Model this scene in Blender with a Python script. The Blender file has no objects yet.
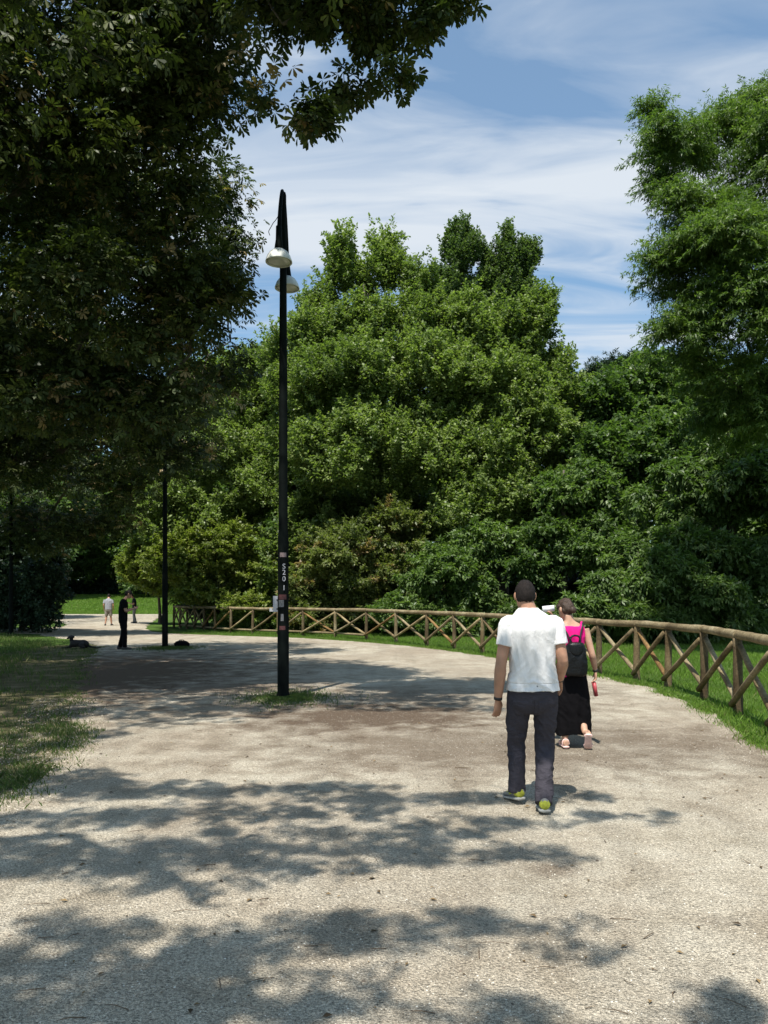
import bpy, bmesh, math, random
import numpy as np
from mathutils import Vector, Matrix, noise

# ------------------------------------------------------------------ camera, sky, sun, exposure
S = bpy.context.scene
COL = S.collection
F, HX, HY, CH = 770.0, 384.0, 596.0, 1.65
cam_d = bpy.data.cameras.new('camera'); cam = bpy.data.objects.new('camera', cam_d); COL.objects.link(cam)
cam.location = (0, 0, CH); cam.rotation_euler = (math.radians(90), 0, 0)
cam_d.sensor_fit = 'VERTICAL'; cam_d.sensor_height = 36.0; cam_d.lens = F/1024*36.0
cam_d.shift_y = (HY-512)/1024.0
cam_d.clip_end = 3000; cam_d.clip_start = 0.05
S.camera = cam
S.view_settings.view_transform = 'Standard'; S.view_settings.look = 'None'
S.view_settings.gamma = 1; S.view_settings.exposure = 0.58
S.view_settings.use_curve_mapping = False

SUN_EL = math.radians(66)
SH = Vector((0.36, 0.93, 0)).normalized()            # direction in which shadows fall
world = bpy.data.worlds.new('World'); S.world = world; world.use_nodes = True
wn, wl = world.node_tree.nodes, world.node_tree.links
wn.clear()
def N(nt, typ, **kw):
    n = nt.nodes.new(typ)
    for k, v in kw.items():
        if k == 'op': n.operation = v
        else: setattr(n, k, v)
    return n
def mathn(nt, op, a, b=None, clamp=False):
    n = nt.nodes.new('ShaderNodeMath'); n.operation = op; n.use_clamp = clamp
    for i, v in enumerate((a, b)):
        if v is None: continue
        if isinstance(v, (int, float)): n.inputs[i].default_value = v
        else: nt.links.new(v, n.inputs[i])
    return n.outputs[0]
def ramp(nt, fac, stops):
    n = nt.nodes.new('ShaderNodeValToRGB'); e = n.color_ramp.elements
    while len(e) < len(stops): e.new(0.5)
    for el, (p, c) in zip(e, stops):
        el.position = p; el.color = (c[0], c[1], c[2], 1) if hasattr(c, '__len__') else (c, c, c, 1)
    nt.links.new(fac, n.inputs[0]); return n.outputs[0]
def mixc(nt, fac, a, b, mode='MIX'):
    n = nt.nodes.new('ShaderNodeMix'); n.data_type = 'RGBA'; n.blend_type = mode
    for idx, v in ((0, fac), (6, a), (7, b)):
        if isinstance(v, (int, float)): n.inputs[idx].default_value = v
        elif isinstance(v, (tuple, list)): n.inputs[idx].default_value = (v[0], v[1], v[2], 1)
        else: nt.links.new(v, n.inputs[idx])
    return n.outputs[2]

wt = world.node_tree
sky = N(wt, 'ShaderNodeTexSky', sky_type='NISHITA'); sky.sun_disc = False
sky.sun_elevation = SUN_EL; sky.sun_rotation = math.atan2(-SH.x, -SH.y) % (2*math.pi)
sky.altitude = 120; sky.air_density = 1.0; sky.dust_density = 1.2; sky.ozone_density = 1.4
tc = N(wt, 'ShaderNodeTexCoord'); sep = N(wt, 'ShaderNodeSeparateXYZ'); wl.new(tc.outputs['Generated'], sep.inputs[0])
zz = mathn(wt, 'MAXIMUM', sep.outputs[2], 0.0); zz = mathn(wt, 'ADD', zz, 0.12)
cx = mathn(wt, 'DIVIDE', sep.outputs[0], zz); cy = mathn(wt, 'DIVIDE', sep.outputs[1], zz)
comb = N(wt, 'ShaderNodeCombineXYZ'); wl.new(cx, comb.inputs[0]); wl.new(cy, comb.inputs[1])
def cloud(scx, scy, rot, detail, dist, off):
    mp = N(wt, 'ShaderNodeMapping'); mp.inputs['Scale'].default_value = (scx, scy, 1)
    mp.inputs['Rotation'].default_value = (0, 0, rot); mp.inputs['Location'].default_value = off
    wl.new(comb.outputs[0], mp.inputs[0])
    nz = N(wt, 'ShaderNodeTexNoise'); nz.inputs['Scale'].default_value = 1
    nz.inputs['Detail'].default_value = detail; nz.inputs['Distortion'].default_value = dist
    nz.inputs['Roughness'].default_value = 0.52
    wl.new(mp.outputs[0], nz.inputs[0]); return nz.outputs[0]
c1 = cloud(0.35, 1.5, math.radians(8), 6, 0.5, (3.1, 0.2, 0))
c2 = cloud(1.6, 5.0, math.radians(-12), 7, 0.9, (1.7, 4.0, 0))
# broad bands of cirrus, by height over the horizon
el = sep.outputs[2]
def band(c, w, a):
    d = mathn(wt, 'SUBTRACT', el, c); d = mathn(wt, 'DIVIDE', d, w); d = mathn(wt, 'MULTIPLY', d, d)
    d = mathn(wt, 'MULTIPLY', d, -1.0); d = mathn(wt, 'EXPONENT', d); return mathn(wt, 'MULTIPLY', d, a)
wob = mathn(wt, 'MULTIPLY', mathn(wt, 'SUBTRACT', c1, 0.5), 0.18)
el = mathn(wt, 'ADD', el, wob)
bsum = mathn(wt, 'ADD', mathn(wt, 'ADD', band(0.455, 0.055, 0.50), band(0.31, 0.05, 0.34)), band(0.10, 0.10, 0.15))
bsum = mathn(wt, 'ADD', bsum, band(0.58, 0.05, 0.16))
mask = mathn(wt, 'ADD', bsum, mathn(wt, 'MULTIPLY', mathn(wt, 'SUBTRACT', c1, 0.42), 0.9))
mask = mathn(wt, 'ADD', mask, mathn(wt, 'MULTIPLY', mathn(wt, 'SUBTRACT', c2, 0.5), 1.7))
mask = ramp(wt, mask, [(0.0, 0.14), (0.2, 0.36), (0.45, 0.80), (0.72, 1.0)])
mask = mathn(wt, 'MULTIPLY', mask, ramp(wt, sep.outputs[2], [(0.60, 1.0), (0.82, 0.12)]))
skyc = mixc(wt, 1.0, sky.outputs[0], (1.08, 1.52, 1.60), 'MULTIPLY')
csky = mixc(wt, mask, skyc, (6.5, 7.1, 7.8))
bgn = N(wt, 'ShaderNodeBackground'); bgn.inputs[1].default_value = 0.076
wl.new(csky, bgn.inputs[0]); wo = N(wt, 'ShaderNodeOutputWorld'); wl.new(bgn.outputs[0], wo.inputs[0])

sd = bpy.data.lights.new('sun', 'SUN'); sd.energy = 5.0; sd.angle = math.radians(0.53); sd.color = (1, 0.95, 0.87)
sun = bpy.data.objects.new('sun', sd); COL.objects.link(sun)
LD = Vector((SH.x*math.cos(SUN_EL), SH.y*math.cos(SUN_EL), -math.sin(SUN_EL)))
sun.rotation_euler = LD.to_track_quat('-Z', 'Y').to_euler(); sun.location = (-5, -15, 30)

# ------------------------------------------------------------------ helpers
def W(px, py, Y): return Vector(((px-HX)/F*Y, Y, CH-(py-HY)/F*Y))
def G(px, py):
    Y = CH*F/(py-HY); return ((px-HX)/F*Y, Y)
def tag(o, label=None, cat=None, group=None, kind=None):
    if label: o['label'] = label
    if cat: o['category'] = cat
    if group: o['group'] = group
    if kind: o['kind'] = kind
    return o
def link(name, me, mat=None, parent=None):
    o = bpy.data.objects.new(name, me); COL.objects.link(o)
    if mat is not None:
        for m in (mat if isinstance(mat, (list, tuple)) else [mat]): me.materials.append(m)
    if parent is not None:
        o.parent = parent; o.matrix_parent_inverse = parent.matrix_basis.inverted()
    return o
def empty(name, loc):
    o = bpy.data.objects.new(name, None); COL.objects.link(o); o.location = loc; o.empty_display_size = 0.3; return o
def smooth(me, on=True):
    me.polygons.foreach_set('use_smooth', np.full(len(me.polygons), on)); me.update()
def np_mesh(name, V, k, nf, tint=None, sm=False, idx=None):
    """V (n,3); nf faces of k consecutive verts each"""
    me = bpy.data.meshes.new(name)
    me.vertices.add(len(V)); me.vertices.foreach_set('co', np.asarray(V, np.float32).ravel())
    if idx is None: idx = np.arange(nf*k, dtype=np.int32)
    me.loops.add(nf*k); me.loops.foreach_set('vertex_index', idx.astype(np.int32).ravel())
    me.polygons.add(nf); me.polygons.foreach_set('loop_start', np.arange(0, nf*k, k, dtype=np.int32))
    me.polygons.foreach_set('loop_total', np.full(nf, k, dtype=np.int32))
    if tint is not None:
        a = me.attributes.new('tint', 'FLOAT', 'FACE'); a.data.foreach_set('value', np.asarray(tint, np.float32))
    me.update(calc_edges=True)
    if sm: smooth(me)
    return me
def bm_mesh(name, bm, sm=True):
    me = bpy.data.meshes.new(name); bmesh.ops.recalc_face_normals(bm, faces=bm.faces); bm.to_mesh(me); bm.free()
    smooth(me, sm); return me
def ring_loft(bm, rings, closed=False, cap=True):
    """rings: list of lists of Vectors (same count)"""
    vs = [[bm.verts.new(p) for p in r] for r in rings]; n = len(vs[0])
    for a, b in zip(vs[:-1], vs[1:]):
        for i in range(n): bm.faces.new((a[i], a[(i+1) % n], b[(i+1) % n], b[i]))
    if closed:
        a, b = vs[-1], vs[0]
        for i in range(n): bm.faces.new((a[i], a[(i+1) % n], b[(i+1) % n], b[i]))
    elif cap:
        bm.faces.new(vs[0][::-1]); bm.faces.new(vs[-1])
def cat(pts, m):
    """catmull-rom resample a list of tuples"""
    P = np.array(pts, float); n = len(P); out = []
    for i in range(n-1):
        p0, p1, p2, p3 = P[max(i-1, 0)], P[i], P[i+1], P[min(i+2, n-1)]
        for j in range(m):
            t = j/m
            out.append(0.5*((2*p1)+(-p0+p2)*t+(2*p0-5*p1+4*p2-p3)*t*t+(-p0+3*p1-3*p2+p3)*t**3))
    out.append(P[-1]); return np.array(out)
def tube(bm, pts, rads, seg=10, m=1, jit=0.0, rng=None, squash=None):
    d = [tuple(p)+(r,) for p, r in zip(pts, rads)]
    A = cat(d, m) if m > 1 else np.array(d, float)
    rings = []; ref = None
    for i in range(len(A)):
        t = Vector(A[min(i+1, len(A)-1)][:3])-Vector(A[max(i-1, 0)][:3])
        if t.length < 1e-9: t = Vector((0, 0, 1))
        t.normalize()
        if ref is None: ref = Vector((1, 0, 0)) if abs(t.x) < 0.8 else Vector((0, 1, 0))
        u = (ref-t*ref.dot(t)).normalized(); v = t.cross(u); ref = u
        c = Vector(A[i][:3]); r = max(A[i][3], 1e-4); ring = []
        for k in range(seg):
            a = 2*math.pi*k/seg; rr = r*(1+(rng.uniform(-jit, jit) if rng and jit else 0))
            ring.append(c+u*math.cos(a)*rr+v*math.sin(a)*rr*(squash or 1))
        rings.append(ring)
    ring_loft(bm, rings)
def boxm(bm, c, size, rot=None, bevel=0.0):
    M = Matrix.Translation(Vector(c)) @ (rot.to_4x4() if rot is not None else Matrix()) @ Matrix.Diagonal((size[0], size[1], size[2], 1))
    r = bmesh.ops.create_cube(bm, size=1, matrix=M)
    if bevel:
        es = {e for v in r['verts'] for e in v.link_edges}
        bmesh.ops.bevel(bm, geom=list(es), offset=bevel, segments=2, affect='EDGES', clamp_overlap=True)

# ------------------------------------------------------------------ materials
def mat(name):
    m = bpy.data.materials.new(name); m.use_nodes = True; return m, m.node_tree, m.node_tree.nodes['Principled BSDF']
def noise_n(nt, scale, detail=4, rough=0.55, dist=0.0, vec=None, coord='Object'):
    n = nt.nodes.new('ShaderNodeTexNoise'); n.inputs['Scale'].default_value = scale
    n.inputs['Detail'].default_value = detail; n.inputs['Roughness'].default_value = rough; n.inputs['Distortion'].default_value = dist
    if vec is None:
        t = nt.nodes.new('ShaderNodeTexCoord'); vec = t.outputs[coord]
    nt.links.new(vec, n.inputs['Vector']); return n.outputs['Fac']
def mapping(nt, scale=(1, 1, 1), rot=(0, 0, 0), loc=(0, 0, 0), coord='Object'):
    t = nt.nodes.new('ShaderNodeTexCoord'); m = nt.nodes.new('ShaderNodeMapping')
    m.inputs['Scale'].default_value = scale; m.inputs['Rotation'].default_value = rot; m.inputs['Location'].default_value = loc
    nt.links.new(t.outputs[coord], m.inputs[0]); return m.outputs[0]
def bump(nt, b, h, strength, dist):
    n = nt.nodes.new('ShaderNodeBump'); n.inputs['Strength'].default_value = strength; n.inputs['Distance'].default_value = dist
    nt.links.new(h, n.inputs['Height']); nt.links.new(n.outputs[0], b.inputs['Normal'])
def simple(name, col, rough=0.6, var=0.15, scale=20, metal=0.0, bmp=0.0, spec=0.5):
    m, nt, b = mat(name)
    f = noise_n(nt, scale); c2_ = tuple(min(1, x*(1+var*2)) for x in col); c1_ = tuple(x*(1-var) for x in col)
    nt.links.new(ramp(nt, f, [(0.3, c1_), (0.7, c2_)]), b.inputs['Base Color'])
    b.inputs['Roughness'].default_value = rough; b.inputs['Metallic'].default_value = metal; b.inputs['Specular IOR Level'].default_value = spec
    if bmp: bump(nt, b, noise_n(nt, scale*3), 1.0, bmp)
    return m
def leafmat(name, dark, mid, light, warm=None, trans=0.42, rough=0.45, spec=0.35):
    m = bpy.data.materials.new(name); m.use_nodes = True; nt = m.node_tree; b = nt.nodes['Principled BSDF']
    at = nt.nodes.new('ShaderNodeAttribute'); at.attribute_name = 'tint'
    st = [(0.0, dark), (0.45, mid), (0.86, light)]
    if warm: st += [(0.93, warm)]
    c = ramp(nt, at.outputs['Fac'], st)
    nt.links.new(c, b.inputs['Base Color']); b.inputs['Roughness'].default_value = rough; b.inputs['Specular IOR Level'].default_value = spec
    tr = nt.nodes.new('ShaderNodeBsdfTranslucent')
    nt.links.new(mixc(nt, 1.0, c, (1.12, 1.35, 0.50), 'MULTIPLY'), tr.inputs[0])
    mx = nt.nodes.new('ShaderNodeMixShader'); mx.inputs[0].default_value = trans
    nt.links.new(b.outputs[0], mx.inputs[1]); nt.links.new(tr.outputs[0], mx.inputs[2])
    nt.links.new(mx.outputs[0], nt.nodes['Material Output'].inputs[0]); return m
LM = {
 'maple': leafmat('maple_leaves', (0.078, 0.115, 0.034), (0.158, 0.212, 0.064), (0.29, 0.35, 0.12), (0.37, 0.39, 0.18)),
 'poplar': leafmat('poplar_leaves', (0.050, 0.080, 0.032), (0.095, 0.140, 0.054), (0.17, 0.22, 0.09)),
 'dark': leafmat('dark_leaves', (0.046, 0.080, 0.026), (0.090, 0.146, 0.044), (0.18, 0.25, 0.080)),
 'locust': leafmat('locust_leaves', (0.044, 0.080, 0.022), (0.092, 0.148, 0.038), (0.19, 0.26, 0.065), trans=0.40),
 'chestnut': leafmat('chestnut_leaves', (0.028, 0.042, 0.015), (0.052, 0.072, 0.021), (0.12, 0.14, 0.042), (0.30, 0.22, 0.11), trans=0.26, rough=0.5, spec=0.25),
 'olive': leafmat('shrub_leaves', (0.075, 0.100, 0.032), (0.135, 0.165, 0.052), (0.23, 0.25, 0.085), (0.26, 0.19, 0.09)),
 'yellow': leafmat('pale_shrub_leaves', (0.095, 0.125, 0.028), (0.16, 0.20, 0.042), (0.26, 0.29, 0.07), (0.24, 0.20, 0.08)),
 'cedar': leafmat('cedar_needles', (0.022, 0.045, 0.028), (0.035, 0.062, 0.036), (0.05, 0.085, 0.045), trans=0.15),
 'grass': leafmat('grass_blades', (0.070, 0.130, 0.020), (0.13, 0.23, 0.030), (0.20, 0.32, 0.05), (0.26, 0.26, 0.11), trans=0.4, rough=0.5),
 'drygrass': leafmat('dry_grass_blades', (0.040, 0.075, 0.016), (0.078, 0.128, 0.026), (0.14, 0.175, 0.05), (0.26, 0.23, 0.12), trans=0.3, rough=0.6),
}
BARK = simple('bark', (0.075, 0.062, 0.048), 0.9, 0.35, 9, bmp=0.02)

def gravel_mat():
    m, nt, b = mat('gravel')
    co = nt.nodes.new('ShaderNodeTexCoord').outputs['Object']
    big = noise_n(nt, 0.35, 5, 0.6, 0.6, co); midn = noise_n(nt, 2.2, 6, 0.62, 0.3, co)
    fine = noise_n(nt, 85, 3, 0.7, 0, co); vf = noise_n(nt, 220, 2, 0.6, 0, co)
    base = ramp(nt, midn, [(0.25, (0.295, 0.252, 0.185)), (0.5, (0.43, 0.382, 0.297)), (0.75, (0.53, 0.485, 0.39))])
    base = mixc(nt, ramp(nt, big, [(0.42, 0.0), (0.62, 0.55)]), base, (0.26, 0.205, 0.148))
    trk = noise_n(nt, 1.0, 4, 0.6, 0.8, mapping(nt, (1.9, 0.22, 1)))
    base = mixc(nt, 1.0, base, ramp(nt, trk, [(0.38, 0.90), (0.5, 1.0), (0.62, 1.04)]), 'MULTIPLY')
    # damp brown soil patches trodden through gravel, big left ones also painting tree shade
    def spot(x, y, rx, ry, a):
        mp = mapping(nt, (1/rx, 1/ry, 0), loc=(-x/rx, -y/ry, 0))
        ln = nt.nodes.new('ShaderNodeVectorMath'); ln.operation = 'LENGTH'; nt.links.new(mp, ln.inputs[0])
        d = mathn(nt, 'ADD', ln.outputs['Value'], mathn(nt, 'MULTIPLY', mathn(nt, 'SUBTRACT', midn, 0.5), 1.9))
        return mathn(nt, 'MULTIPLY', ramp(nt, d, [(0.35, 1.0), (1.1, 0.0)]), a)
    tot = None
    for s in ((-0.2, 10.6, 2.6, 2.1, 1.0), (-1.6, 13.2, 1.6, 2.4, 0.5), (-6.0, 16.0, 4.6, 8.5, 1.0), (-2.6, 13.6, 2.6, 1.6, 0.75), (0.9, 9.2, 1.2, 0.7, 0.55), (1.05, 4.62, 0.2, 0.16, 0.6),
              (1.7, 3.9, 0.14, 0.12, 0.3), (2.4, 7.6, 1.3, 0.9, 0.35), (1.5, 8.6, 4.2, 2.2, 0.62), (0.6, 12.0, 3.5, 2.2, 0.5), (3.1, 13.5, 1.3, 2.0, 0.45), (-3.5, 8.6, 0.8, 1.0, 0.3)):
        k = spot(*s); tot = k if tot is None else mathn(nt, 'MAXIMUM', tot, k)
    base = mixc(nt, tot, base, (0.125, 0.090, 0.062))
    sp = mixc(nt, 1.0, base, ramp(nt, fine, [(0.30, 0.36), (0.5, 0.98), (0.72, 1.5)]), 'MULTIPLY')
    sp = mixc(nt, 1.0, sp, ramp(nt, vf, [(0.34, 0.5), (0.5, 1.0), (0.68, 1.38)]), 'MULTIPLY')
    vo = nt.nodes.new('ShaderNodeTexVoronoi'); vo.inputs['Scale'].default_value = 75; nt.links.new(co, vo.inputs['Vector'])
    sp = mixc(nt, 0.5, sp, mixc(nt, 1.0, sp, ramp(nt, vo.outputs['Color'], [(0.0, 0.6), (0.5, 1.0), (1.0, 1.35)]), 'MULTIPLY'))
    nt.links.new(sp, b.inputs['Base Color']); b.inputs['Roughness'].default_value = 0.95; b.inputs['Specular IOR Level'].default_value = 0.2
    h = mathn(nt, 'ADD', mathn(nt, 'MULTIPLY', fine, 0.4), mathn(nt, 'MULTIPLY', vf, 0.22))
    h = mathn(nt, 'ADD', h, mathn(nt, 'MULTIPLY', midn, 2.0))
    h = mathn(nt, 'ADD', h, mathn(nt, 'MULTIPLY', vo.outputs['Distance'], -0.5))
    bump(nt, b, h, 1.0, 0.026)
    return m
def soil_mat():
    m, nt, b = mat('lawn_soil')
    co = nt.nodes.new('ShaderNodeTexCoord').outputs['Object']
    a = noise_n(nt, 0.6, 6, 0.6, 0.3, co); f = noise_n(nt, 30, 4, 0.7, 0, co)
    c = ramp(nt, a, [(0.35, (0.050, 0.085, 0.020)), (0.55, (0.075, 0.135, 0.025)), (0.72, (0.11, 0.16, 0.035))])
    c = mixc(nt, 1.0, c, ramp(nt, f, [(0.3, 0.5), (0.7, 1.4)]), 'MULTIPLY')
    nt.links.new(c, b.inputs['Base Color']); b.inputs['Roughness'].default_value = 1.0; b.inputs['Specular IOR Level'].default_value = 0.1
    bump(nt, b, f, 1.0, 0.05); return m
GRAVEL, SOIL = gravel_mat(), soil_mat()
def bare_mat():
    m, nt, b = mat('bare_soil')
    co = nt.nodes.new('ShaderNodeTexCoord').outputs['Object']
    a = noise_n(nt, 1.6, 6, 0.6, 0.4, co); f = noise_n(nt, 50, 4, 0.7, 0, co)
    c = ramp(nt, a, [(0.35, (0.070, 0.075, 0.030)), (0.55, (0.15, 0.13, 0.070)), (0.72, (0.28, 0.24, 0.15))])
    c = mixc(nt, 1.0, c, ramp(nt, f, [(0.3, 0.55), (0.7, 1.35)]), 'MULTIPLY')
    nt.links.new(c, b.inputs['Base Color']); b.inputs['Roughness'].default_value = 1.0; b.inputs['Specular IOR Level'].default_value = 0.1
    bump(nt, b, f, 1.0, 0.03); return m
BARE = bare_mat()
def wood_mat():
    m, nt, b = mat('weathered_log')
    f = noise_n(nt, 2.0, 5, 0.6, 0.4); g = noise_n(nt, 1.0, 6, 0.7, 0.2, mapping(nt, (30, 30, 30)))
    c = ramp(nt, f, [(0.3, (0.115, 0.085, 0.045)), (0.5, (0.205, 0.160, 0.090)), (0.7, (0.33, 0.275, 0.17))])
    c = mixc(nt, 1.0, c, ramp(nt, g, [(0.3, 0.45), (0.7, 1.35)]), 'MULTIPLY')
    nt.links.new(c, b.inputs['Base Color']); b.inputs['Roughness'].default_value = 0.85; b.inputs['Specular IOR Level'].default_value = 0.2
    bump(nt, b, g, 0.8, 0.008); return m
WOOD = wood_mat()
def wood_variant(k, tint):
    m = WOOD.copy(); m.name = 'weathered_log_'+tint; nt = m.node_tree; b = nt.nodes['Principled BSDF']; l = b.inputs['Base Color'].links[0].from_socket
    nt.links.new(mixc(nt, 1.0, l, k, 'MULTIPLY'), b.inputs['Base Color']); return m
WOODS = [WOOD, wood_variant((0.72, 0.68, 0.62), 'brown'), wood_variant((0.55, 0.52, 0.50), 'dark'), wood_variant((1.35, 1.33, 1.25), 'pale'), wood_variant((0.95, 0.72, 0.50), 'orange')]  # darker copies paint shade into the posts, the pale one sunlight into braces

# ------------------------------------------------------------------ ground
rng = random.Random(5)
def hgt(x, y):
    """height of the lawn: flat by the path, a low bank on the left, a slope far behind"""
    far = max(0.0, min(1.0, (y-70)/26.0)); h = 1.75*far*far*(3-2*far)
    d = math.exp(-(((x+18)/3.6)**2+((y-22)/7.0)**2)); h += 0.30*d
    d = math.exp(-(((x+7.8)/1.9)**2+((y-7)/4.0)**2)); h += 0.18*d*(1 if x < -6.5 else 0)
    return h
bm = bmesh.new()
xs = [-600, -300, -150, -80] + [-50+2*i for i in range(51)] + [80, 150, 300, 600]
ys = [-300, -100, -40] + [-20+2*i for i in range(76)] + [180, 300, 600, 1200]
gv = [[bm.verts.new((x, y, hgt(x, y)-0.01)) for x in xs] for y in ys]
for j in range(len(ys)-1):
    for i in range(len(xs)-1): bm.faces.new((gv[j][i], gv[j][i+1], gv[j+1][i+1], gv[j+1][i]))
ground = link('ground', bm_mesh('ground', bm), SOIL); tag(ground, 'green lawn ground of the park beside and beyond the gravel path', 'ground', kind='structure')

right_edge = [(4.0, -12), (4.0, 0), (3.9, 3), (3.95, 6), (4.22, 8.5), (4.72, 11.6), (4.78, 14.2), (4.38, 15.9), (2.95, 20.8), (0.55, 25.9), (-3.2, 30.2), (-6.2, 31.9), (-9.6, 34.2), (-12, 39), (-14.5, 48), (-20, 70)]
left_edge = [(-32, 70), (-24, 55), (-17.2, 41), (-24, 38.5), (-24, 34.6), (-17.5, 33.6), (-12.6, 30), (-9.3, 25), (-7.6, 19.5), (-5.0, 12.4), (-3.75, 9.2), (-3.25, 7.2), (-3.15, 6.1), (-3.5, 3), (-4.5, -2), (-6, -12)]
def jitter_line(pts, step, amp, closed=True):
    out = []; n = len(pts)
    for i in range(n if closed else n-1):
        a, b_ = Vector(pts[i]), Vector(pts[(i+1) % n]); L = (b_-a).length; k = max(1, int(L/step))
        nrm = Vector((-(b_-a).y, (b_-a).x)).normalized()
        for j in range(k):
            p = a.lerp(b_, j/k); q = p+nrm*(noise.noise(Vector((p.x*0.9, p.y*0.9, 3.3)))*amp*1.6+noise.noise(Vector((p.x*4, p.y*4, 7.3)))*amp*0.8)
            out.append((q.x, q.y))
    return out
def sheet(name, outline, z, m, step=0.22, amp=0.13):
    pts = jitter_line(outline, step, amp)
    b_ = bmesh.new(); f = b_.faces.new([b_.verts.new((x, y, z)) for x, y in pts]); bmesh.ops.triangulate(b_, faces=[f])
    return link(name, bm_mesh(name, b_, False), m)
re_s = [tuple(p) for p in cat(right_edge, 4)]; le_s = [tuple(p) for p in cat(left_edge, 3)]
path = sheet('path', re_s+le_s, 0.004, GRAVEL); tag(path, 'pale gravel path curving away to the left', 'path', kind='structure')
# worn bare soil along the left grass edge
bare = sheet('soil', [(-2.6, 5.4), (-2.5, 7), (-2.9, 9.0), (-3.6, 11.2), (-5.6, 17), (-7.2, 23), (-9.0, 26.4), (-12.6, 25), (-13.4, 17), (-12.5, 11), (-9, 8.0), (-6.5, 5.6), (-5.2, 4.6)], 0.0, BARE, 0.2, 0.22)
tag(bare, 'bare trodden soil between the gravel path and the left grass', 'soil', kind='structure')

# ------------------------------------------------------------------ grass, pebbles
nr = np.random.default_rng(11)
def in_poly(px, py, poly):
    inside = np.zeros(len(px), bool); n = len(poly)
    for i in range(n):
        x1, y1 = poly[i]; x2, y2 = poly[(i+1) % n]
        c = ((y1 > py) != (y2 > py)) & (px < (x2-x1)*(py-y1)/(y2-y1+1e-12)+x1); inside ^= c
    return inside
path_poly = [tuple(p) for p in re_s+le_s]
hg = np.vectorize(hgt)
def blades(P, h, w, tint, name, m, lean=0.5):
    n = len(P); a = nr.uniform(0, 2*np.pi, n); d = np.stack([np.cos(a), np.sin(a), np.zeros(n)], 1)
    la = nr.uniform(0, 2*np.pi, n); l = np.stack([np.cos(la), np.sin(la), np.zeros(n)], 1)*(nr.random(n)**1.5*lean)[:, None]
    hh = (h*nr.uniform(0.5, 1.2, n))[:, None]; up = np.array([0, 0, 1.0])
    V = np.empty((n, 4, 3)); V[:, 0] = P-d*w/2; V[:, 1] = P+d*w/2
    mid = P+up*hh*0.55+l*hh*0.4; V[:, 2] = mid+d*w*0.35; V[:, 3] = P+up*hh*0.95+l*hh*1.2
    me = np_mesh(name, V.reshape(-1, 3), 4, n, tint)
    return link('grass', me, m)
def grass_area(poly, n, h, w, m, label, thin=None, lean=0.6, z0=0.0, outside_path=True, tlo=0.0, thi=0.85, warm=0.04):
    P = np.array(poly); lo, hi = P.min(0), P.max(0)
    x = nr.uniform(lo[0], hi[0], n); y = nr.uniform(lo[1], hi[1], n)
    # clumping into tufts
    k = in_poly(x, y, poly)
    if outside_path: k &= ~in_poly(x, y, path_poly)
    if thin is not None: k &= nr.random(n) < thin(x, y)
    x, y = x[k], y[k]; n = len(x)
    z = hg(x, y)-0.012+z0 if n else np.zeros(0)
    pn = 0.5+0.5*np.sin(x*1.7+1.3*np.sin(y*0.9))*np.cos(y*1.3+np.sin(x*2.1))
    t = np.clip(tlo+(thi-tlo)*(0.55*nr.random(n)+0.45*pn), 0, 0.88); t[nr.random(n) < warm] = 1.0
    hh = h*(0.65+0.7*pn)
    o = blades(np.stack([x, y, z], 1), hh, w, t, 'grass', m, lean); tag(o, label, 'grass', kind='stuff'); return o
GR = [(4.0, 6.0), (4.3, 8.5), (4.7, 11.6), (4.78, 14.2), (4.38, 15.9), (2.95, 20.8), (0.55, 25.9), (-3.2, 30.2), (-9.6, 34), (-9, 37.5), (0, 36.5), (8, 35), (20, 33), (22, 18), (9, 8.5), (5.5, 5.5)]
def dens(x, y): return np.clip(17/np.maximum(y, 1), 0, 1.0)**1.1
grass_area(GR, 620000, 0.085, 0.011, LM['grass'], 'bright green lawn grass growing behind and under the wooden fence', dens)
# tufts along the right edge of the path
def edge_grass(line, n, spread, h, w, m, label):
    L = cat(line, 8); i = nr.integers(0, len(L)-1, n); t = nr.random(n)[:, None]
    P = L[i]*(1-t)+L[i+1]*t; P = P+nr.normal(0, spread, (n, 2))
    c = np.sin(P[:, 0]*5.1)*np.sin(P[:, 1]*3.7+1)+nr.normal(0, 0.5, n) > 0.1
    P = P[c]; n = len(P)
    o = blades(np.c_[P, np.zeros(n)], np.full(n, h), w, np.where(nr.random(n) < .1, 1.0, nr.uniform(0, .85, n)), 'grass', m, 0.9); tag(o, label, 'grass', kind='stuff')
edge_grass(right_edge[3:12], 42000, 0.10, 0.06, 0.009, LM['grass'], 'ragged green grass tufts along the right edge of the path')
edge_grass([(-3.5, 3), (-3.2, 6.1), (-3.3, 7.2), (-3.8, 9.2), (-5.05, 12.4), (-7.6, 19.5), (-9.3, 25)], 16000, 0.17, 0.05, 0.009, LM['drygrass'], 'sparse dry grass tufts along the left edge of the path')
LB = [(-2.6, 5.2), (-3.2, 8), (-4.0, 10), (-5.0, 12.4), (-7.6, 19.5), (-9.3, 25), (-12.6, 30), (-17.5, 33.6), (-24, 34.5), (-26, 10), (-9, 4.5)]
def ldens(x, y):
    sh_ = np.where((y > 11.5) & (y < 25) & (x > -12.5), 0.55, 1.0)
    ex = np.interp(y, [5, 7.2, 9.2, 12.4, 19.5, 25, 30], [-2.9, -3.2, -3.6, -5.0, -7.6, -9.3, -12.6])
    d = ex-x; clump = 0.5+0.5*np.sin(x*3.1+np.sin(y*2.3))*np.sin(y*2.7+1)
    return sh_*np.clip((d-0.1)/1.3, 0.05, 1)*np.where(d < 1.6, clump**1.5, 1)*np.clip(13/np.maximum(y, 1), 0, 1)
grass_area(LB, 420000, 0.11, 0.012, LM['drygrass'], 'shaded green grass bank on the left of the gravel path', ldens, warm=0.08)
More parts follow.
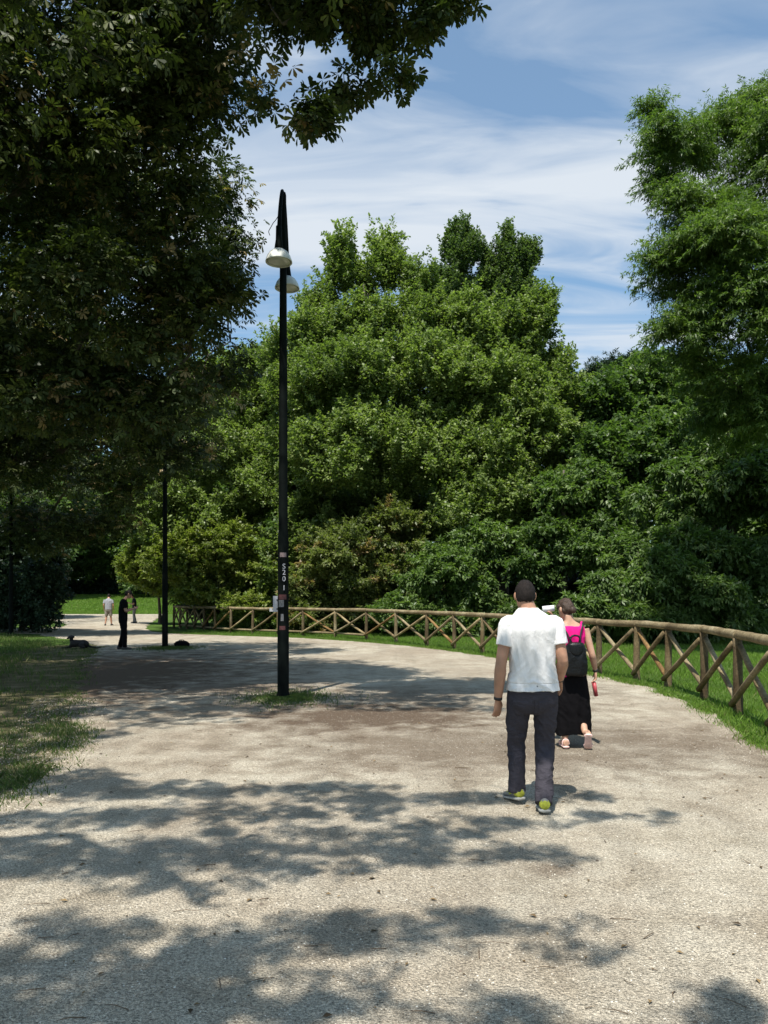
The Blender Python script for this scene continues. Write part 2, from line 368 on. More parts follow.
grass_area([(-4.6, 6.4), (-3.1, 7.2), (-3.4, 9.4), (-4.6, 10.3), (-6, 9), (-6, 6.4)], 26000, 0.07, 0.010, LM['drygrass'], 'dry yellowish grass tufts at the left edge of the sunny gravel', lambda x, y: (0.5+0.5*np.sin(x*7+y*3)*np.sin(y*6-x))**1.2, outside_path=False, warm=0.22, tlo=0.3)
def patch(cx_, cy_, rx, ry, n, h, label):
    a = nr.uniform(0, 2*np.pi, n); r = np.abs(nr.normal(0, 0.5, n))
    P = np.stack([cx_+np.cos(a)*r*rx, cy_+np.sin(a)*r*ry, np.full(n, 0.0)], 1)
    o = blades(P, np.full(n, h), 0.010, nr.uniform(0, 0.7, n), 'grass', LM['drygrass'], 0.9); tag(o, label, 'grass', kind='stuff')
patch(-1.55, 12.4, 0.85, 1.1, 5200, 0.055, 'small patch of grass round the foot of the nearest lamp post')
patch(-6.8, 24.2, 1.1, 1.2, 4200, 0.07, 'small patch of grass round the foot of the middle lamp post')
FARL = [(-44, 70), (-12, 70), (-14, 97), (-44, 97)]
grass_area(FARL, 90000, 0.14, 0.06, LM['grass'], 'bright sunlit lawn on the slope at the far end of the path', tlo=0.3)

# pebbles and litter
EDGE_BAND = [(-2.6, 5), (-2.7, 7), (-3.3, 9.2), (-4.6, 12.4), (-5.6, 12.4), (-4.5, 9.2), (-4.1, 7), (-4.0, 5)]
def scatter_stones(n, poly, smin, smax, m, label, name='gravel_stones', bias=1.6):
    P = np.array(poly); lo, hi = P.min(0), P.max(0)
    y = lo[1]+(hi[1]-lo[1])*nr.random(n)**bias; x = nr.uniform(lo[0], hi[0], n)
    k = in_poly(x, y, poly) & (np.abs(x) < 0.55*y+0.6); x, y = x[k], y[k]; n = len(x)
    s = (smin+(smax-smin)*nr.random(n)**3)[:, None, None]
    base = np.array([(1, 0, 0), (0.25, 0.9, 0), (-0.8, 0.6, 0), (-0.7, -0.7, 0), (0.4, -0.9, 0), (0.1, 0, 0.62)], float)
    V = base[None]*s*nr.uniform(0.6, 1.25, (n, 6, 1)); a = nr.uniform(0, 6.28, n); c, s_ = np.cos(a)[:, None], np.sin(a)[:, None]
    X = V[..., 0]*c-V[..., 1]*s_; Y_ = V[..., 0]*s_+V[..., 1]*c
    V = np.stack([X+x[:, None], Y_+y[:, None], V[..., 2]+0.004], 2)
    f = np.array([(0, 1, 5), (1, 2, 5), (2, 3, 5), (3, 4, 5), (4, 0, 5)])
    idx = (f[None]+np.arange(n)[:, None, None]*6).reshape(-1)
    me = np_mesh(name, V.reshape(-1, 3), 3, n*5, np.repeat(nr.random(n), 5), idx=idx)
    o = link(name, me, m); tag(o, label, 'gravel', kind='stuff')
def stone_mat(name, a, b_):
    m, nt, b = mat(name); at = nt.nodes.new('ShaderNodeAttribute'); at.attribute_name = 'tint'
    nt.links.new(ramp(nt, at.outputs['Fac'], [(0.0, a), (1.0, b_)]), b.inputs['Base Color']); b.inputs['Roughness'].default_value = 0.9; b.inputs['Specular IOR Level'].default_value = 0.25; return m
pp = [(-4, 2.6), (4.2, 2.6), (4.6, 11), (4.6, 15), (2, 22), (-4, 22), (-4.2, 10)]
scatter_stones(80000, pp, 0.002, 0.0060, stone_mat('pebble', (0.22, 0.185, 0.14), (0.66, 0.62, 0.53)), 'loose pale pebbles strewn over the gravel path')
scatter_stones(600, pp, 0.004, 0.015, stone_mat('dark_pebble', (0.05, 0.04, 0.03), (0.20, 0.16, 0.12)), 'darker small stones and husks scattered on the path')
scatter_stones(26000, EDGE_BAND, 0.004, 0.014, stone_mat('edge_pebble', (0.10, 0.075, 0.045), (0.46, 0.41, 0.32)), 'pebbles and crumbs of earth spilling over the left path edge', bias=1.0)
def twigs(n):
    b_ = bmesh.new()
    for i in range(n):
        y = 3.0+9*rng.random()**1.4; x = rng.uniform(-0.5, 0.55)*y; a = rng.uniform(0, 6.28); L = rng.uniform(0.03, 0.16)
        p = Vector((x, y, 0.008)); q = p+Vector((math.cos(a), math.sin(a)*0.7, 0.05))*L; mid = (p+q)/2+Vector((rng.uniform(-.01, .01), rng.uniform(-.01, .01), .004))
        r = rng.uniform(0.0012, 0.0028); tube(b_, [p, mid, q], [r, r, r*0.5], 4)
    o = link('twigs', bm_mesh('twigs', b_), simple('twig', (0.09, 0.06, 0.035), 0.9)); tag(o, 'thin dry twigs lying scattered on the gravel', 'twigs', kind='stuff')
twigs(110)
def fallen(n):
    y = 3.0+13*nr.random(n)**1.3; x = nr.uniform(-0.5, 0.5, n)*y; k = in_poly(x, y, path_poly); x, y = x[k], y[k]; n = len(x); a = nr.uniform(0, 6.28, n)
    C = np.stack([x, y, np.full(n, 0.010)], 1); D = np.stack([np.cos(a), np.sin(a), nr.uniform(0, .25, n)], 1); Nn = np.array([0, 0, 1.0])+nr.normal(0, 0.2, (n, 3)); L = nr.uniform(0.015, 0.05, n)
    V, kk, nf = make_leaves(C, D, Nn, L, L*0.5, None, 'kite', 0.2); o = link('fallen_leaves', np_mesh('fallen_leaves', V, kk, nf, nr.random(nf)), stone_mat('dry_leaf', (0.05, 0.035, 0.02), (0.22, 0.15, 0.07))); tag(o, 'small brown fallen leaves scattered on the gravel path', 'leaves', kind='stuff')

# ------------------------------------------------------------------ trees
def unit(v): return v/np.maximum(np.linalg.norm(v, axis=-1, keepdims=True), 1e-9)
def make_leaves(C, D, Nn, L, Wd, tint, shape='kite', fold=0.12):
    """leaf = kite polygon; C base, D axis, Nn normal"""
    n = len(C); D = unit(D); Sd = unit(np.cross(D, Nn)); U = unit(np.cross(Sd, D))
    L = L[:, None]; Wd = Wd[:, None]
    if shape == 'kite':
        V = np.empty((n, 4, 3)); V[:, 0] = C; V[:, 1] = C+D*L*0.45+Sd*Wd*0.5+U*Wd*fold; V[:, 2] = C+D*L-U*L*0.12; V[:, 3] = C+D*L*0.45-Sd*Wd*0.5+U*Wd*fold
        return V.reshape(-1, 3), 4, n
    V = np.empty((n, 6, 3)); V[:, 0] = C; V[:, 1] = C+D*L*0.4+Sd*Wd*0.30+U*Wd*fold; V[:, 2] = C+D*L*0.76+Sd*Wd*0.5+U*Wd*fold*0.6
    V[:, 3] = C+D*L-U*L*0.10; V[:, 4] = C+D*L*0.76-Sd*Wd*0.5+U*Wd*fold*0.6; V[:, 5] = C+D*L*0.4-Sd*Wd*0.30+U*Wd*fold
    return V.reshape(-1, 3), 6, n
def spray_pts(lobes, n, g, back=0.6, rmin=0.62):
    """points on the lobes' shells, those buried in another lobe dropped"""
    L = np.array(lobes); area = (L[:, 3]*L[:, 5]+L[:, 3]*L[:, 4]+L[:, 4]*L[:, 5]); p = area/area.sum()
    li = g.choice(len(L), n, p=p); u = unit(g.normal(size=(n, 3))); u[:, 2] = np.where(u[:, 2] < -0.35, -u[:, 2], u[:, 2])
    r = rmin+(1.03-rmin)*g.random(n)**0.6
    P = L[li, :3]+u*r[:, None]*L[li, 3:6]
    keep = ~((u[:, 1] > 0.35) & (g.random(n) > back))
    for c in range(len(L)):
        q = (P-L[c, :3])/L[c, 3:6]; keep &= ~((np.einsum('ij,ij->i', q, q) < 0.22) & (li != c))
    return P[keep], u[keep], li[keep]
def sub_lobes(lobes, k, g, f=(0.38, 0.55), core=0.78):
    out = []
    for (x, y, z, a, b_, c) in lobes:
        out.append((x, y, z, a*core, b_*core, c*core))
        for i in range(k):
            u = unit(g.normal(size=3))
            if g.random() < 0.7: u[1] = -abs(u[1])
            s = g.uniform(*f); out.append((x+u[0]*a*0.72, y+u[1]*b_*0.72, z+u[2]*c*0.72, a*s, b_*s, c*s*0.85))
    return out
def limbs(name, trunk, H, r0, lobes, g, parent, sub=None, mt=None, nq=6):
    b_ = bmesh.new(); x0, y0, z0 = trunk
    lean = g.normal(0, 0.25, 2); top = Vector((x0+lean[0], y0+lean[1], z0+H)); pts = []
    for i in range(7):
        t = i/6; pts.append(Vector((x0, y0, z0-0.15)).lerp(top, t)+Vector((math.sin(t*4+g.random())*0.10, math.cos(t*3)*0.08, 0))*(H/8))
    rr = [r0*(1.35 if i == 0 else 1)*(1-0.85*i/6) for i in range(7)]
    tube(b_, pts, rr, 10, 3)
    nodes = [(Vector((x0, y0, z0-0.15)).lerp(top, t), r0*(1-0.85*t)*0.55) for t in (0.3, 0.42, 0.55, 0.68, 0.8, 0.95)]
    for lb in sorted(lobes, key=lambda l: (Vector(l[:3])-Vector((x0, y0, z0+H*0.5))).length):
        c = Vector(lb[:3])
        s, rs = min(nodes, key=lambda q: (c-q[0]).length+(2.5 if q[0].z > c.z else 0)-q[1]*4)
        L_ = (c-s).length; m1 = s.lerp(c, 0.45)+Vector((g.normal(0, 0.05), g.normal(0, 0.05), 0.10))*L_
        m2 = s.lerp(c, 0.75)+Vector((g.normal(0, 0.04), g.normal(0, 0.04), 0.07))*L_
        r = max(0.022, rs*0.8); tube(b_, [s, m1, m2, c, c+Vector((g.normal(0, .2), g.normal(0, .2), lb[5]*0.6))], [r, r*0.8, r*0.68, r*0.55, 0.010], 7, 3)
        nodes.append((c, r*0.6)); nodes.append((m2, r*0.7))
        for q in range(nq):
            u = Vector(unit(g.normal(size=3))); st = m2.lerp(c, g.uniform(0, 1)); e = c+Vector((u.x*lb[3], u.y*lb[4], abs(u.z)*lb[5]))*0.9
            tube(b_, [st, (st+e)/2+Vector((g.normal(0, .1), g.normal(0, .1), 0.05*(e-st).length)), e], [max(r*0.35, 0.012), max(r*0.22, 0.008), 0.005], 5, 3)
    o = link('trunk', bm_mesh(name+'_trunk', b_), mt or BARK, parent); return o
def tree(name, label, catg, group, trunk, H, r0, big, n_sp, lps, sp_r, ll, lw, m, seed, k_sub=5, droop=0.15, flat=0.6, upn=0.9, tr=(0.0, 0.86), warm=0.0, tall=False, back=0.55, fsub=(0.38, 0.55), rise=0.55, fl=2.1, fr_=0.75, fk=70, dens=1.5):
    g = np.random.default_rng(seed)
    root = empty(name, (trunk[0], trunk[1], trunk[2]))
    tag(root, label, catg, group)
    low = [(trunk[0]+q, trunk[1]-0.3, trunk[2]+0.75, 1.5, 1.0, 0.85) for q in (-2.2, 0, 2.2)] if ('shrub' in name or 'spreading' in label or 'hanging' in label) else []
    if 'far lawn' in label: low = []
    if 'left end' in label: low = [(trunk[0]+1.2, trunk[1]+0.8, trunk[2]+0.75, 1.3, 0.8, 0.8), (trunk[0]+3.2, trunk[1]+0.3, trunk[2]+0.75, 1.2, 0.8, 0.8)]
    lobes = sub_lobes(big+low, k_sub, g, fsub)
    limbs(name, trunk, H, r0, big, g, root)
    k = fk; nfing = int(n_sp*lps*dens/k)
    P, u, li = spray_pts(lobes, int(nfing*1.7), g, back, 0.45)
    # gaps: drop tufts where a slow noise is low
    nz_ = np.array([noise.noise(Vector(p)*(0.75/sp_r*0.6)+Vector((seed, 0, 0))) for p in P]); keep = nz_ > -0.16+0.0*nz_; P, u, li = P[keep], u[keep], li[keep]; ns = len(P)
    o = unit(u*np.array([1, 1, 0.7])+np.array([0, 0, rise])+g.normal(0, 0.33, (ns, 3)))
    Lf = sp_r*fl*g.uniform(0.5, 1.35, ns)*(1+0.5*np.clip(u[:, 2], 0, 1)*(rise > 0)); Rf = sp_r*fr_*g.uniform(0.7, 1.25, ns)
    side = unit(np.cross(o, [0.1, 0, 1.0])); up = unit(np.cross(side, o))
    t = g.random((ns, k))**0.85; an = g.uniform(0, 2*np.pi, (ns, k)); rr = np.abs(g.normal(0, 0.55, (ns, k)))*(1-t)**0.55*(0.45+0.9*np.sin(np.pi*np.clip(t*0.8+0.2, 0, 1)))
    rad = side[:, None]*np.cos(an)[..., None]+up[:, None]*np.sin(an)[..., None]*(0.55 if flat < 0.5 else 0.9)
    C = P[:, None]-o[:, None]*(Lf*0.45)[:, None, None]+o[:, None]*(t*Lf[:, None])[..., None]+rad*(rr*Rf[:, None])[..., None]
    C[..., 2] -= (np.abs(rr)*Rf[:, None]*0.25*(1 if rise < 0.3 else 0))+(t*t*droop*Lf[:, None]*0.6)
    D = o[:, None]*0.6+rad*0.8+g.normal(0, 0.4, (ns, k, 3))+np.array([0, 0, -droop])
    Nn = np.array([0, 0, upn])+u[:, None]*0.3+rad*0.25+g.normal(0, 0.5, (ns, k, 3))
    lobe_t = g.uniform(-0.12, 0.12, len(lobes))
    T = np.clip(tr[0]+(tr[1]-tr[0])*(0.30*g.random((ns, 1))+0.55*g.random((ns, k))+0.10)+lobe_t[li][:, None], 0, 0.86)
    if warm: T[g.random(ns) < warm] = 1.0
    n = ns*k; sc = g.uniform(0.65, 1.3, n)
    V, kk, nf = make_leaves(C.reshape(-1, 3), D.reshape(-1, 3), Nn.reshape(-1, 3), ll*sc, lw*sc, None)
    me = np_mesh(name+'_crown', V, kk, nf, T.reshape(-1)); link('crown', me, m, root)
    return root
def LB_(px, py, Y, rx, rz=None, dep=None):
    rz = rz or rx; c = W(px, py, Y); s = Y/F; return (c.x, c.y, c.z, rx*s, (dep or (rx+rz)/2)*s, rz*s)
def ground_z(x, y): return hgt(x, y)
def tr_at(px, Y): x = (px-HX)/F*Y; return (x, Y, ground_z(x, Y))

GRP = 'broadleaf trees standing behind the wooden fence'
# tall maple behind the lamp with three spires
tree('maple_tree', 'tall light green maple with uneven spires, right behind the nearest lamp', 'tree', GRP, tr_at(372, 38), 17, 0.34,
 [LB_(385, 262, 39, 17, 34), LB_(343, 268, 39, 13, 34), LB_(364, 292, 39.5, 9, 24), LB_(328, 304, 39, 10, 28), LB_(407, 290, 38.5, 10, 28), LB_(309, 316, 39, 8, 26), LB_(424, 304, 38.5, 13, 34), LB_(275, 366, 38.5, 13, 26), LB_(440, 330, 38, 16, 34), LB_(368, 334, 38, 38, 24), LB_(312, 348, 38, 32, 26), LB_(404, 342, 38, 38, 34), LB_(345, 400, 37, 66, 50), LB_(420, 395, 37, 52, 52),
  LB_(305, 400, 38, 34, 42), LB_(345, 530, 40, 60, 40), LB_(420, 530, 40, 50, 40), LB_(360, 480, 36.5, 78, 55), LB_(300, 470, 38, 46, 46), LB_(425, 470, 36.5, 52, 52), LB_(296, 345, 38.5, 15, 16)],
 7600, 26, 0.46, 0.155, 0.095, LM['maple'], 21, k_sub=6, fsub=(0.3, 0.55), rise=0.95, fl=2.9, fr_=0.68, dens=2.4)
tree('maple_tree', 'broad light green maple below and right of the twin poplar tops', 'tree', GRP, tr_at(500, 37), 14, 0.34,
 [LB_(470, 350, 38, 34, 28), LB_(520, 345, 38, 22, 36), LB_(540, 322, 38, 11, 28), LB_(472, 334, 37.5, 11, 32), LB_(503, 332, 37.5, 11, 34), LB_(487, 348, 37, 11, 28), LB_(556, 372, 38, 11, 24), LB_(500, 390, 37, 50, 44), LB_(545, 400, 37.5, 28, 36), LB_(460, 440, 36.5, 50, 46), LB_(520, 455, 36, 54, 50), LB_(480, 520, 35.5, 60, 44), LB_(548, 510, 36, 44, 46)],
 6000, 26, 0.46, 0.155, 0.095, LM['maple'], 22, k_sub=6, fsub=(0.3, 0.55), rise=0.85, fl=2.8, fr_=0.68, dens=2.4)
tree('poplar_tree', 'dark poplar with two tall dense upright tops against the sky', 'tree', GRP, tr_at(485, 50), 21, 0.4,
 [LB_(461, 254, 50, 16, 36), LB_(449, 298, 50, 15, 36), LB_(468, 306, 50, 16, 34), LB_(506, 276, 50, 20, 32), LB_(521, 270, 50, 12, 24), LB_(498, 316, 50, 19, 36), LB_(522, 305, 50, 13, 28), LB_(493, 258, 50, 8, 16), LB_(508, 246, 50, 9, 15), LB_(531, 262, 50, 7, 15), LB_(486, 285, 50.5, 9, 30), LB_(480, 370, 49, 42, 50), LB_(525, 345, 50, 13, 40)],
 3900, 26, 0.42, 0.15, 0.10, LM['poplar'], 23, k_sub=4, rise=2.2, fl=3.0, fr_=0.6, dens=2.2)
tree('maple_tree', 'pale green maple left of the nearest lamp pole above the shrubs', 'tree', GRP, tr_at(235, 42), 12, 0.32,
 [LB_(262, 372, 42, 30, 26), LB_(225, 395, 42, 42, 40), LB_(270, 425, 41, 40, 44), LB_(215, 460, 41, 52, 44), LB_(265, 490, 40, 46, 40), LB_(185, 420, 42, 36, 40), LB_(200, 520, 40, 46, 34), LB_(160, 480, 43, 40, 40)],
 5000, 25, 0.50, 0.155, 0.095, LM['maple'], 24, k_sub=6, tr=(0.1, 0.86), rise=0.8, fl=2.8, fr_=0.68, dens=2.4)
tree('slender_tree', 'small slender pale treetop in the gap right of the maples', 'tree', GRP, tr_at(562, 46), 11.5, 0.2,
 [LB_(556, 378, 46, 9, 18), LB_(560, 410, 46, 22, 26), LB_(582, 405, 46, 16, 20), LB_(570, 450, 46, 30, 36)], 1300, 24, 0.55, 0.19, 0.12, LM['maple'], 25)
tree('linden_tree', 'dark dense rounded tree between the maples and the right crown', 'tree', GRP, tr_at(640, 38), 13, 0.36,
 [LB_(640, 395, 39, 42, 30), LB_(600, 420, 38, 36, 32), LB_(680, 400, 39, 46, 36), LB_(610, 470, 36, 50, 44), LB_(670, 470, 36, 52, 46), LB_(600, 530, 35, 50, 40), LB_(720, 430, 38, 46, 50)],
 5200, 26, 0.62, 0.21, 0.13, LM['dark'], 26, k_sub=6)
tree('linden_tree', 'dark green tree with hanging leafy sprays behind the right part of the fence', 'tree', GRP, tr_at(730, 30), 9, 0.3,
 [LB_(690, 500, 30, 50, 36), LB_(740, 480, 30, 56, 44), LB_(700, 555, 28.5, 46, 34), LB_(640, 560, 30, 40, 30), LB_(790, 510, 29, 60, 56), LB_(765, 560, 28, 40, 28)],
 4300, 24, 0.50, 0.22, 0.085, LM['dark'], 27, k_sub=6, rise=-0.1, droop=0.6, tr=(0.1, 0.86))
tree('linden_tree', 'dark low spreading tree right behind the two walkers', 'tree', GRP, tr_at(560, 33), 7, 0.26,
 [LB_(560, 545, 33, 46, 34), LB_(520, 560, 33, 40, 28), LB_(600, 565, 32, 40, 26), LB_(575, 500, 34, 40, 36)],
 2400, 24, 0.5, 0.2, 0.10, LM['dark'], 28, k_sub=6, rise=0.1, droop=0.4, tr=(0.05, 0.86))
# cedar with flat tiers
def cedar():
    big = []
    for i, (px, py, r) in enumerate([(622, 362, 16), (600, 372, 13), (590, 383, 12), (636, 366, 20), (612, 386, 30), (640, 392, 34), (604, 404, 22), (660, 372, 20), (675, 360, 16)]):
        c = W(px, py, 52); s = 52/F; big.append((c.x, c.y, c.z, r*s, r*s, 4.5*s))
    tree('cedar_tree', 'dark cedar with flat tiers showing over the rounded dark tree', 'tree', GRP, tr_at(628, 52), 16.2, 0.3, big, 1500, 26, 0.7, 0.22, 0.06, LM['cedar'], 29, k_sub=3, flat=0.15, rise=0.0)
cedar()
# shrubs overhanging the fence
SG = 'shrubs and low trees leaning over the fence'
tree('overhanging_shrub', 'yellow green shrub spilling over the left end of the fence', 'shrub', SG, tr_at(205, 38.5), 3.6, 0.12,
 [LB_(195, 565, 38, 40, 26), LB_(235, 550, 38.5, 40, 32), LB_(170, 575, 40, 26, 20), LB_(255, 575, 37.5, 28, 22), LB_(215, 590, 37.6, 34, 16), LB_(192, 592, 37.0, 18, 10), LB_(240, 606, 35.6, 15, 9)], 2800, 24, 0.42, 0.17, 0.10, LM['yellow'], 31, k_sub=6, flat=0.2, rise=0.15)
tree('overhanging_shrub', 'pale layered shrub above the far lawn beside the middle lamp post', 'shrub', SG, tr_at(160, 46), 4.2, 0.12,
 [LB_(150, 560, 45, 26, 20), LB_(135, 572, 46, 18, 14), LB_(170, 552, 45, 24, 22), LB_(160, 582, 45, 16, 12)], 1300, 24, 0.42, 0.18, 0.10, LM['yellow'], 32, k_sub=5, flat=0.15)
tree('overhanging_shrub', 'olive shrub with brownish twigs behind the fence right of the nearest lamp', 'shrub', SG, tr_at(365, 34.5), 4.4, 0.12,
 [LB_(340, 560, 34.5, 44, 34), LB_(385, 545, 35, 40, 34), LB_(405, 580, 34, 34, 18), LB_(315, 585, 34.6, 30, 18), LB_(360, 585, 34, 34, 18)], 3000, 24, 0.42, 0.16, 0.075, LM['olive'], 33, k_sub=6, flat=0.2, rise=0.2, warm=0.07)
tree('overhanging_shrub', 'fresh green shrub above the fence between the nearest lamp and the olive shrub', 'shrub', SG, tr_at(305, 37), 5, 0.12,
 [LB_(305, 530, 37, 34, 28), LB_(285, 565, 37, 28, 30), LB_(320, 560, 37, 26, 30)], 1500, 24, 0.42, 0.18, 0.11, LM['maple'], 34, k_sub=6)
tree('overhanging_shrub', 'green feathery shrub behind the fence left of the white shirted walker', 'shrub', SG, tr_at(455, 32.5), 4, 0.12,
 [LB_(450, 570, 32.5, 36, 24), LB_(485, 555, 33, 34, 30), LB_(430, 585, 32.5, 26, 14), LB_(470, 588, 32, 28, 12)], 2000, 24, 0.40, 0.19, 0.08, LM['dark'], 35, k_sub=6, rise=0.1, droop=0.4, tr=(0.2, 0.86))
tree('overhanging_shrub', 'dark shrub with drooping sprays behind the fence right of the woman', 'shrub', SG, tr_at(640, 27), 3.2, 0.12,
 [LB_(625, 585, 27, 34, 18), LB_(660, 572, 27, 36, 22), LB_(700, 590, 26.5, 34, 16)], 1500, 24, 0.40, 0.20, 0.07, LM['dark'], 36, k_sub=6, rise=-0.1, droop=0.6, tr=(0.2, 0.86))
tree('rounded_bush', 'large dark rounded bush at the far left edge beyond the grass bank', 'bush', None, tr_at(20, 36), 4, 0.14,
 [LB_(10, 575, 36, 50, 44), LB_(40, 590, 35, 26, 32), LB_(-40, 560, 36, 60, 56), LB_(20, 610, 35, 34, 22), LB_(48, 560, 36, 16, 20), LB_(0, 622, 34.6, 26, 12), LB_(44, 619, 34.8, 22, 13), LB_(-45, 620, 34.6, 34, 14)], 3600, 24, 0.42, 0.16, 0.09, LM['cedar'], 37, k_sub=6)
# dark bushes closing the view under the trees
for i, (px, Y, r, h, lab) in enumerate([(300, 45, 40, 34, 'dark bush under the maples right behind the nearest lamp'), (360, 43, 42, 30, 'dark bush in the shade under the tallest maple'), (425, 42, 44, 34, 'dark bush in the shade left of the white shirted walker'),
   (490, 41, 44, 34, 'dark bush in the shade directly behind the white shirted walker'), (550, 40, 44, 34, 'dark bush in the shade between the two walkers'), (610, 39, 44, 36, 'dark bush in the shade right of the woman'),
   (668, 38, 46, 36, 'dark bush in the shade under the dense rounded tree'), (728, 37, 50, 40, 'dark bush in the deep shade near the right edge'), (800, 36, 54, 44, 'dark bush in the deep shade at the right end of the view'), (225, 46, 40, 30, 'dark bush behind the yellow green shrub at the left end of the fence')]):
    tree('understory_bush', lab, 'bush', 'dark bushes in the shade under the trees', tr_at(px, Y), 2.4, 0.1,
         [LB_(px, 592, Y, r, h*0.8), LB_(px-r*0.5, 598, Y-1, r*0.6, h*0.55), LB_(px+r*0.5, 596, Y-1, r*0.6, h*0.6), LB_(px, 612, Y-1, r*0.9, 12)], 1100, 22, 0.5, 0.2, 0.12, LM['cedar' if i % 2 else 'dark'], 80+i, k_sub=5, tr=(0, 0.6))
# trees far behind on the left
BG = 'trees standing far behind the others'
for i, (px, Y, top, r, lab, mk) in enumerate([
   (345, 60, 395, 66, 'dark tree glimpsed through the gaps behind the tallest maple', 'dark'), (460, 60, 400, 70, 'dark tree glimpsed behind the broad maple in the middle', 'dark'), (255, 62, 430, 60, 'dark tree glimpsed behind the pale maple left of the nearest lamp', 'dark'),
   (700, 56, 420, 70, 'dark tree glimpsed behind the feathery right crown', 'dark'), (800, 54, 400, 80, 'dark tree closing the view at the right edge', 'dark'),
   (-10, 58, 430, 70, 'dark tree beyond the rounded bush at the left edge', 'dark'), (70, 98, 440, 60, 'tall tree behind the far lawn, left of the standing group', 'dark'),
   (125, 104, 450, 55, 'tree behind the far lawn directly above the standing group', 'maple'), (175, 92, 470, 50, 'tree behind the far lawn beside the middle lamp post', 'dark'), (20, 90, 400, 66, 'tall dark tree filling the far left behind the lawn', 'dark')]):
    tree('park_tree', lab, 'tree', BG, tr_at(px, Y), (CH-(top-HY)/F*Y)*0.8, 0.4,
         [LB_(px, top+50, Y, r*0.75, 52), LB_(px-r*0.5, top+90, Y, r*0.6, 46), LB_(px+r*0.5, top+95, Y-1, r*0.6, 46), LB_(px, 575, Y-2, r*0.7, 18), LB_(px+r*0.3, 540, Y-3, r*0.6, 32)],
         2300, 24, 1.1, 0.36, 0.24, LM[mk], 40+i, k_sub=5)
# far wood: one mass
def far_wood():
    g = np.random.default_rng(77); lob = []
    for px in range(-500, 1300, 32):
        Y = g.uniform(118, 135); top = g.uniform(440, 480) if px > 120 else g.uniform(380, 440)
        for py in (top, (top+590)/2, 560, 583): lob.append(LB_(px+g.uniform(-15, 15), py+20, Y, g.uniform(26, 40), g.uniform(30, 46)))
    P, u, li = spray_pts(lob, 24000, g, 0.2); ns = len(P); k = 10
    C = P[:, None]+g.normal(0, 0.9, (ns, k, 3)); D = g.normal(size=(ns, k, 3)); Nn = np.array([0, -0.3, 1.0])+g.normal(0, 0.6, (ns, k, 3))
    V, kk, nf = make_leaves(C.reshape(-1, 3), D.reshape(-1, 3), Nn.reshape(-1, 3), g.uniform(0.5, 1.0, ns*k), g.uniform(0.4, 0.7, ns*k), None)
    o = link('far_wood', np_mesh('far_wood', V, kk, nf, g.uniform(0, 0.86, nf)), LM['dark']); tag(o, 'dark distant wood closing off the park behind all the trees', 'wood', kind='stuff')
far_wood()
# big locust at the right
tree('locust_tree', 'large bright green feathery tree at the right edge above the fence', 'tree', None, (14.2, 23, 0), 15, 0.4,
 [LB_(675, 150, 22, 32, 40), LB_(660, 190, 22, 18, 20), LB_(652, 110, 23, 11, 16), LB_(718, 140, 23, 40, 40), LB_(770, 112, 24, 46, 26), LB_(700, 215, 21, 40, 34), LB_(790, 190, 22, 80, 90), LB_(665, 272, 21, 27, 30),
  LB_(705, 280, 21, 40, 40), LB_(690, 330, 20.5, 34, 30), LB_(745, 310, 20, 52, 44), LB_(700, 360, 21, 36, 34), LB_(750, 400, 21, 50, 50), LB_(740, 240, 20, 50, 40), LB_(830, 330, 22, 90, 110), LB_(720, 425, 22, 36, 30), LB_(880, 150, 24, 90, 100)],
 10500, 26, 0.30, 0.12, 0.030, LM['locust'], 51, k_sub=7, droop=0.6, flat=0.18, rise=0.05, fl=3.3, fr_=0.72, fk=60, dens=2.2, fsub=(0.26, 0.48))

fallen(220)
# ------------------------------------------------------------------ horse chestnuts on the left (hand shaped leaves)
def palmate(P, Dout, g, size, tint, droop=0.35):
    n = len(P); k = 6; ax = unit(Dout+np.array([0, 0, -droop])+g.normal(0, 0.35, (n, 3)))
    up = unit(np.array([0, 0, 1.0])+g.normal(0, 0.35, (n, 3))+0.0*ax); side = unit(np.cross(ax, up)); up = unit(np.cross(side, ax))
    ang = np.linspace(-1.9, 1.9, k)[None]+g.normal(0, 0.12, (n, k))
    d = ax[:, None]*np.cos(ang)[..., None]+side[:, None]*np.sin(ang)[..., None]+up[:, None]*(-0.28+g.normal(0, 0.12, (n, k)))[..., None]
    Lr = size[:, None]*(1-0.28*np.abs(ang)/1.9)*g.uniform(0.85, 1.1, (n, k))
    C = np.repeat(P[:, None], k, 1)+d*0.008
    nn = up[:, None]+g.normal(0, 0.15, (n, k, 3))
    T = np.clip(np.repeat(tint[:, None], k, 1)+g.normal(0, 0.05, (n, k)), 0, 1)
    return make_leaves(C.reshape(-1, 3), d.reshape(-1, 3), nn.reshape(-1, 3), Lr.reshape(-1), (Lr*0.38).reshape(-1), None, 'obovate')+(T.reshape(-1),)
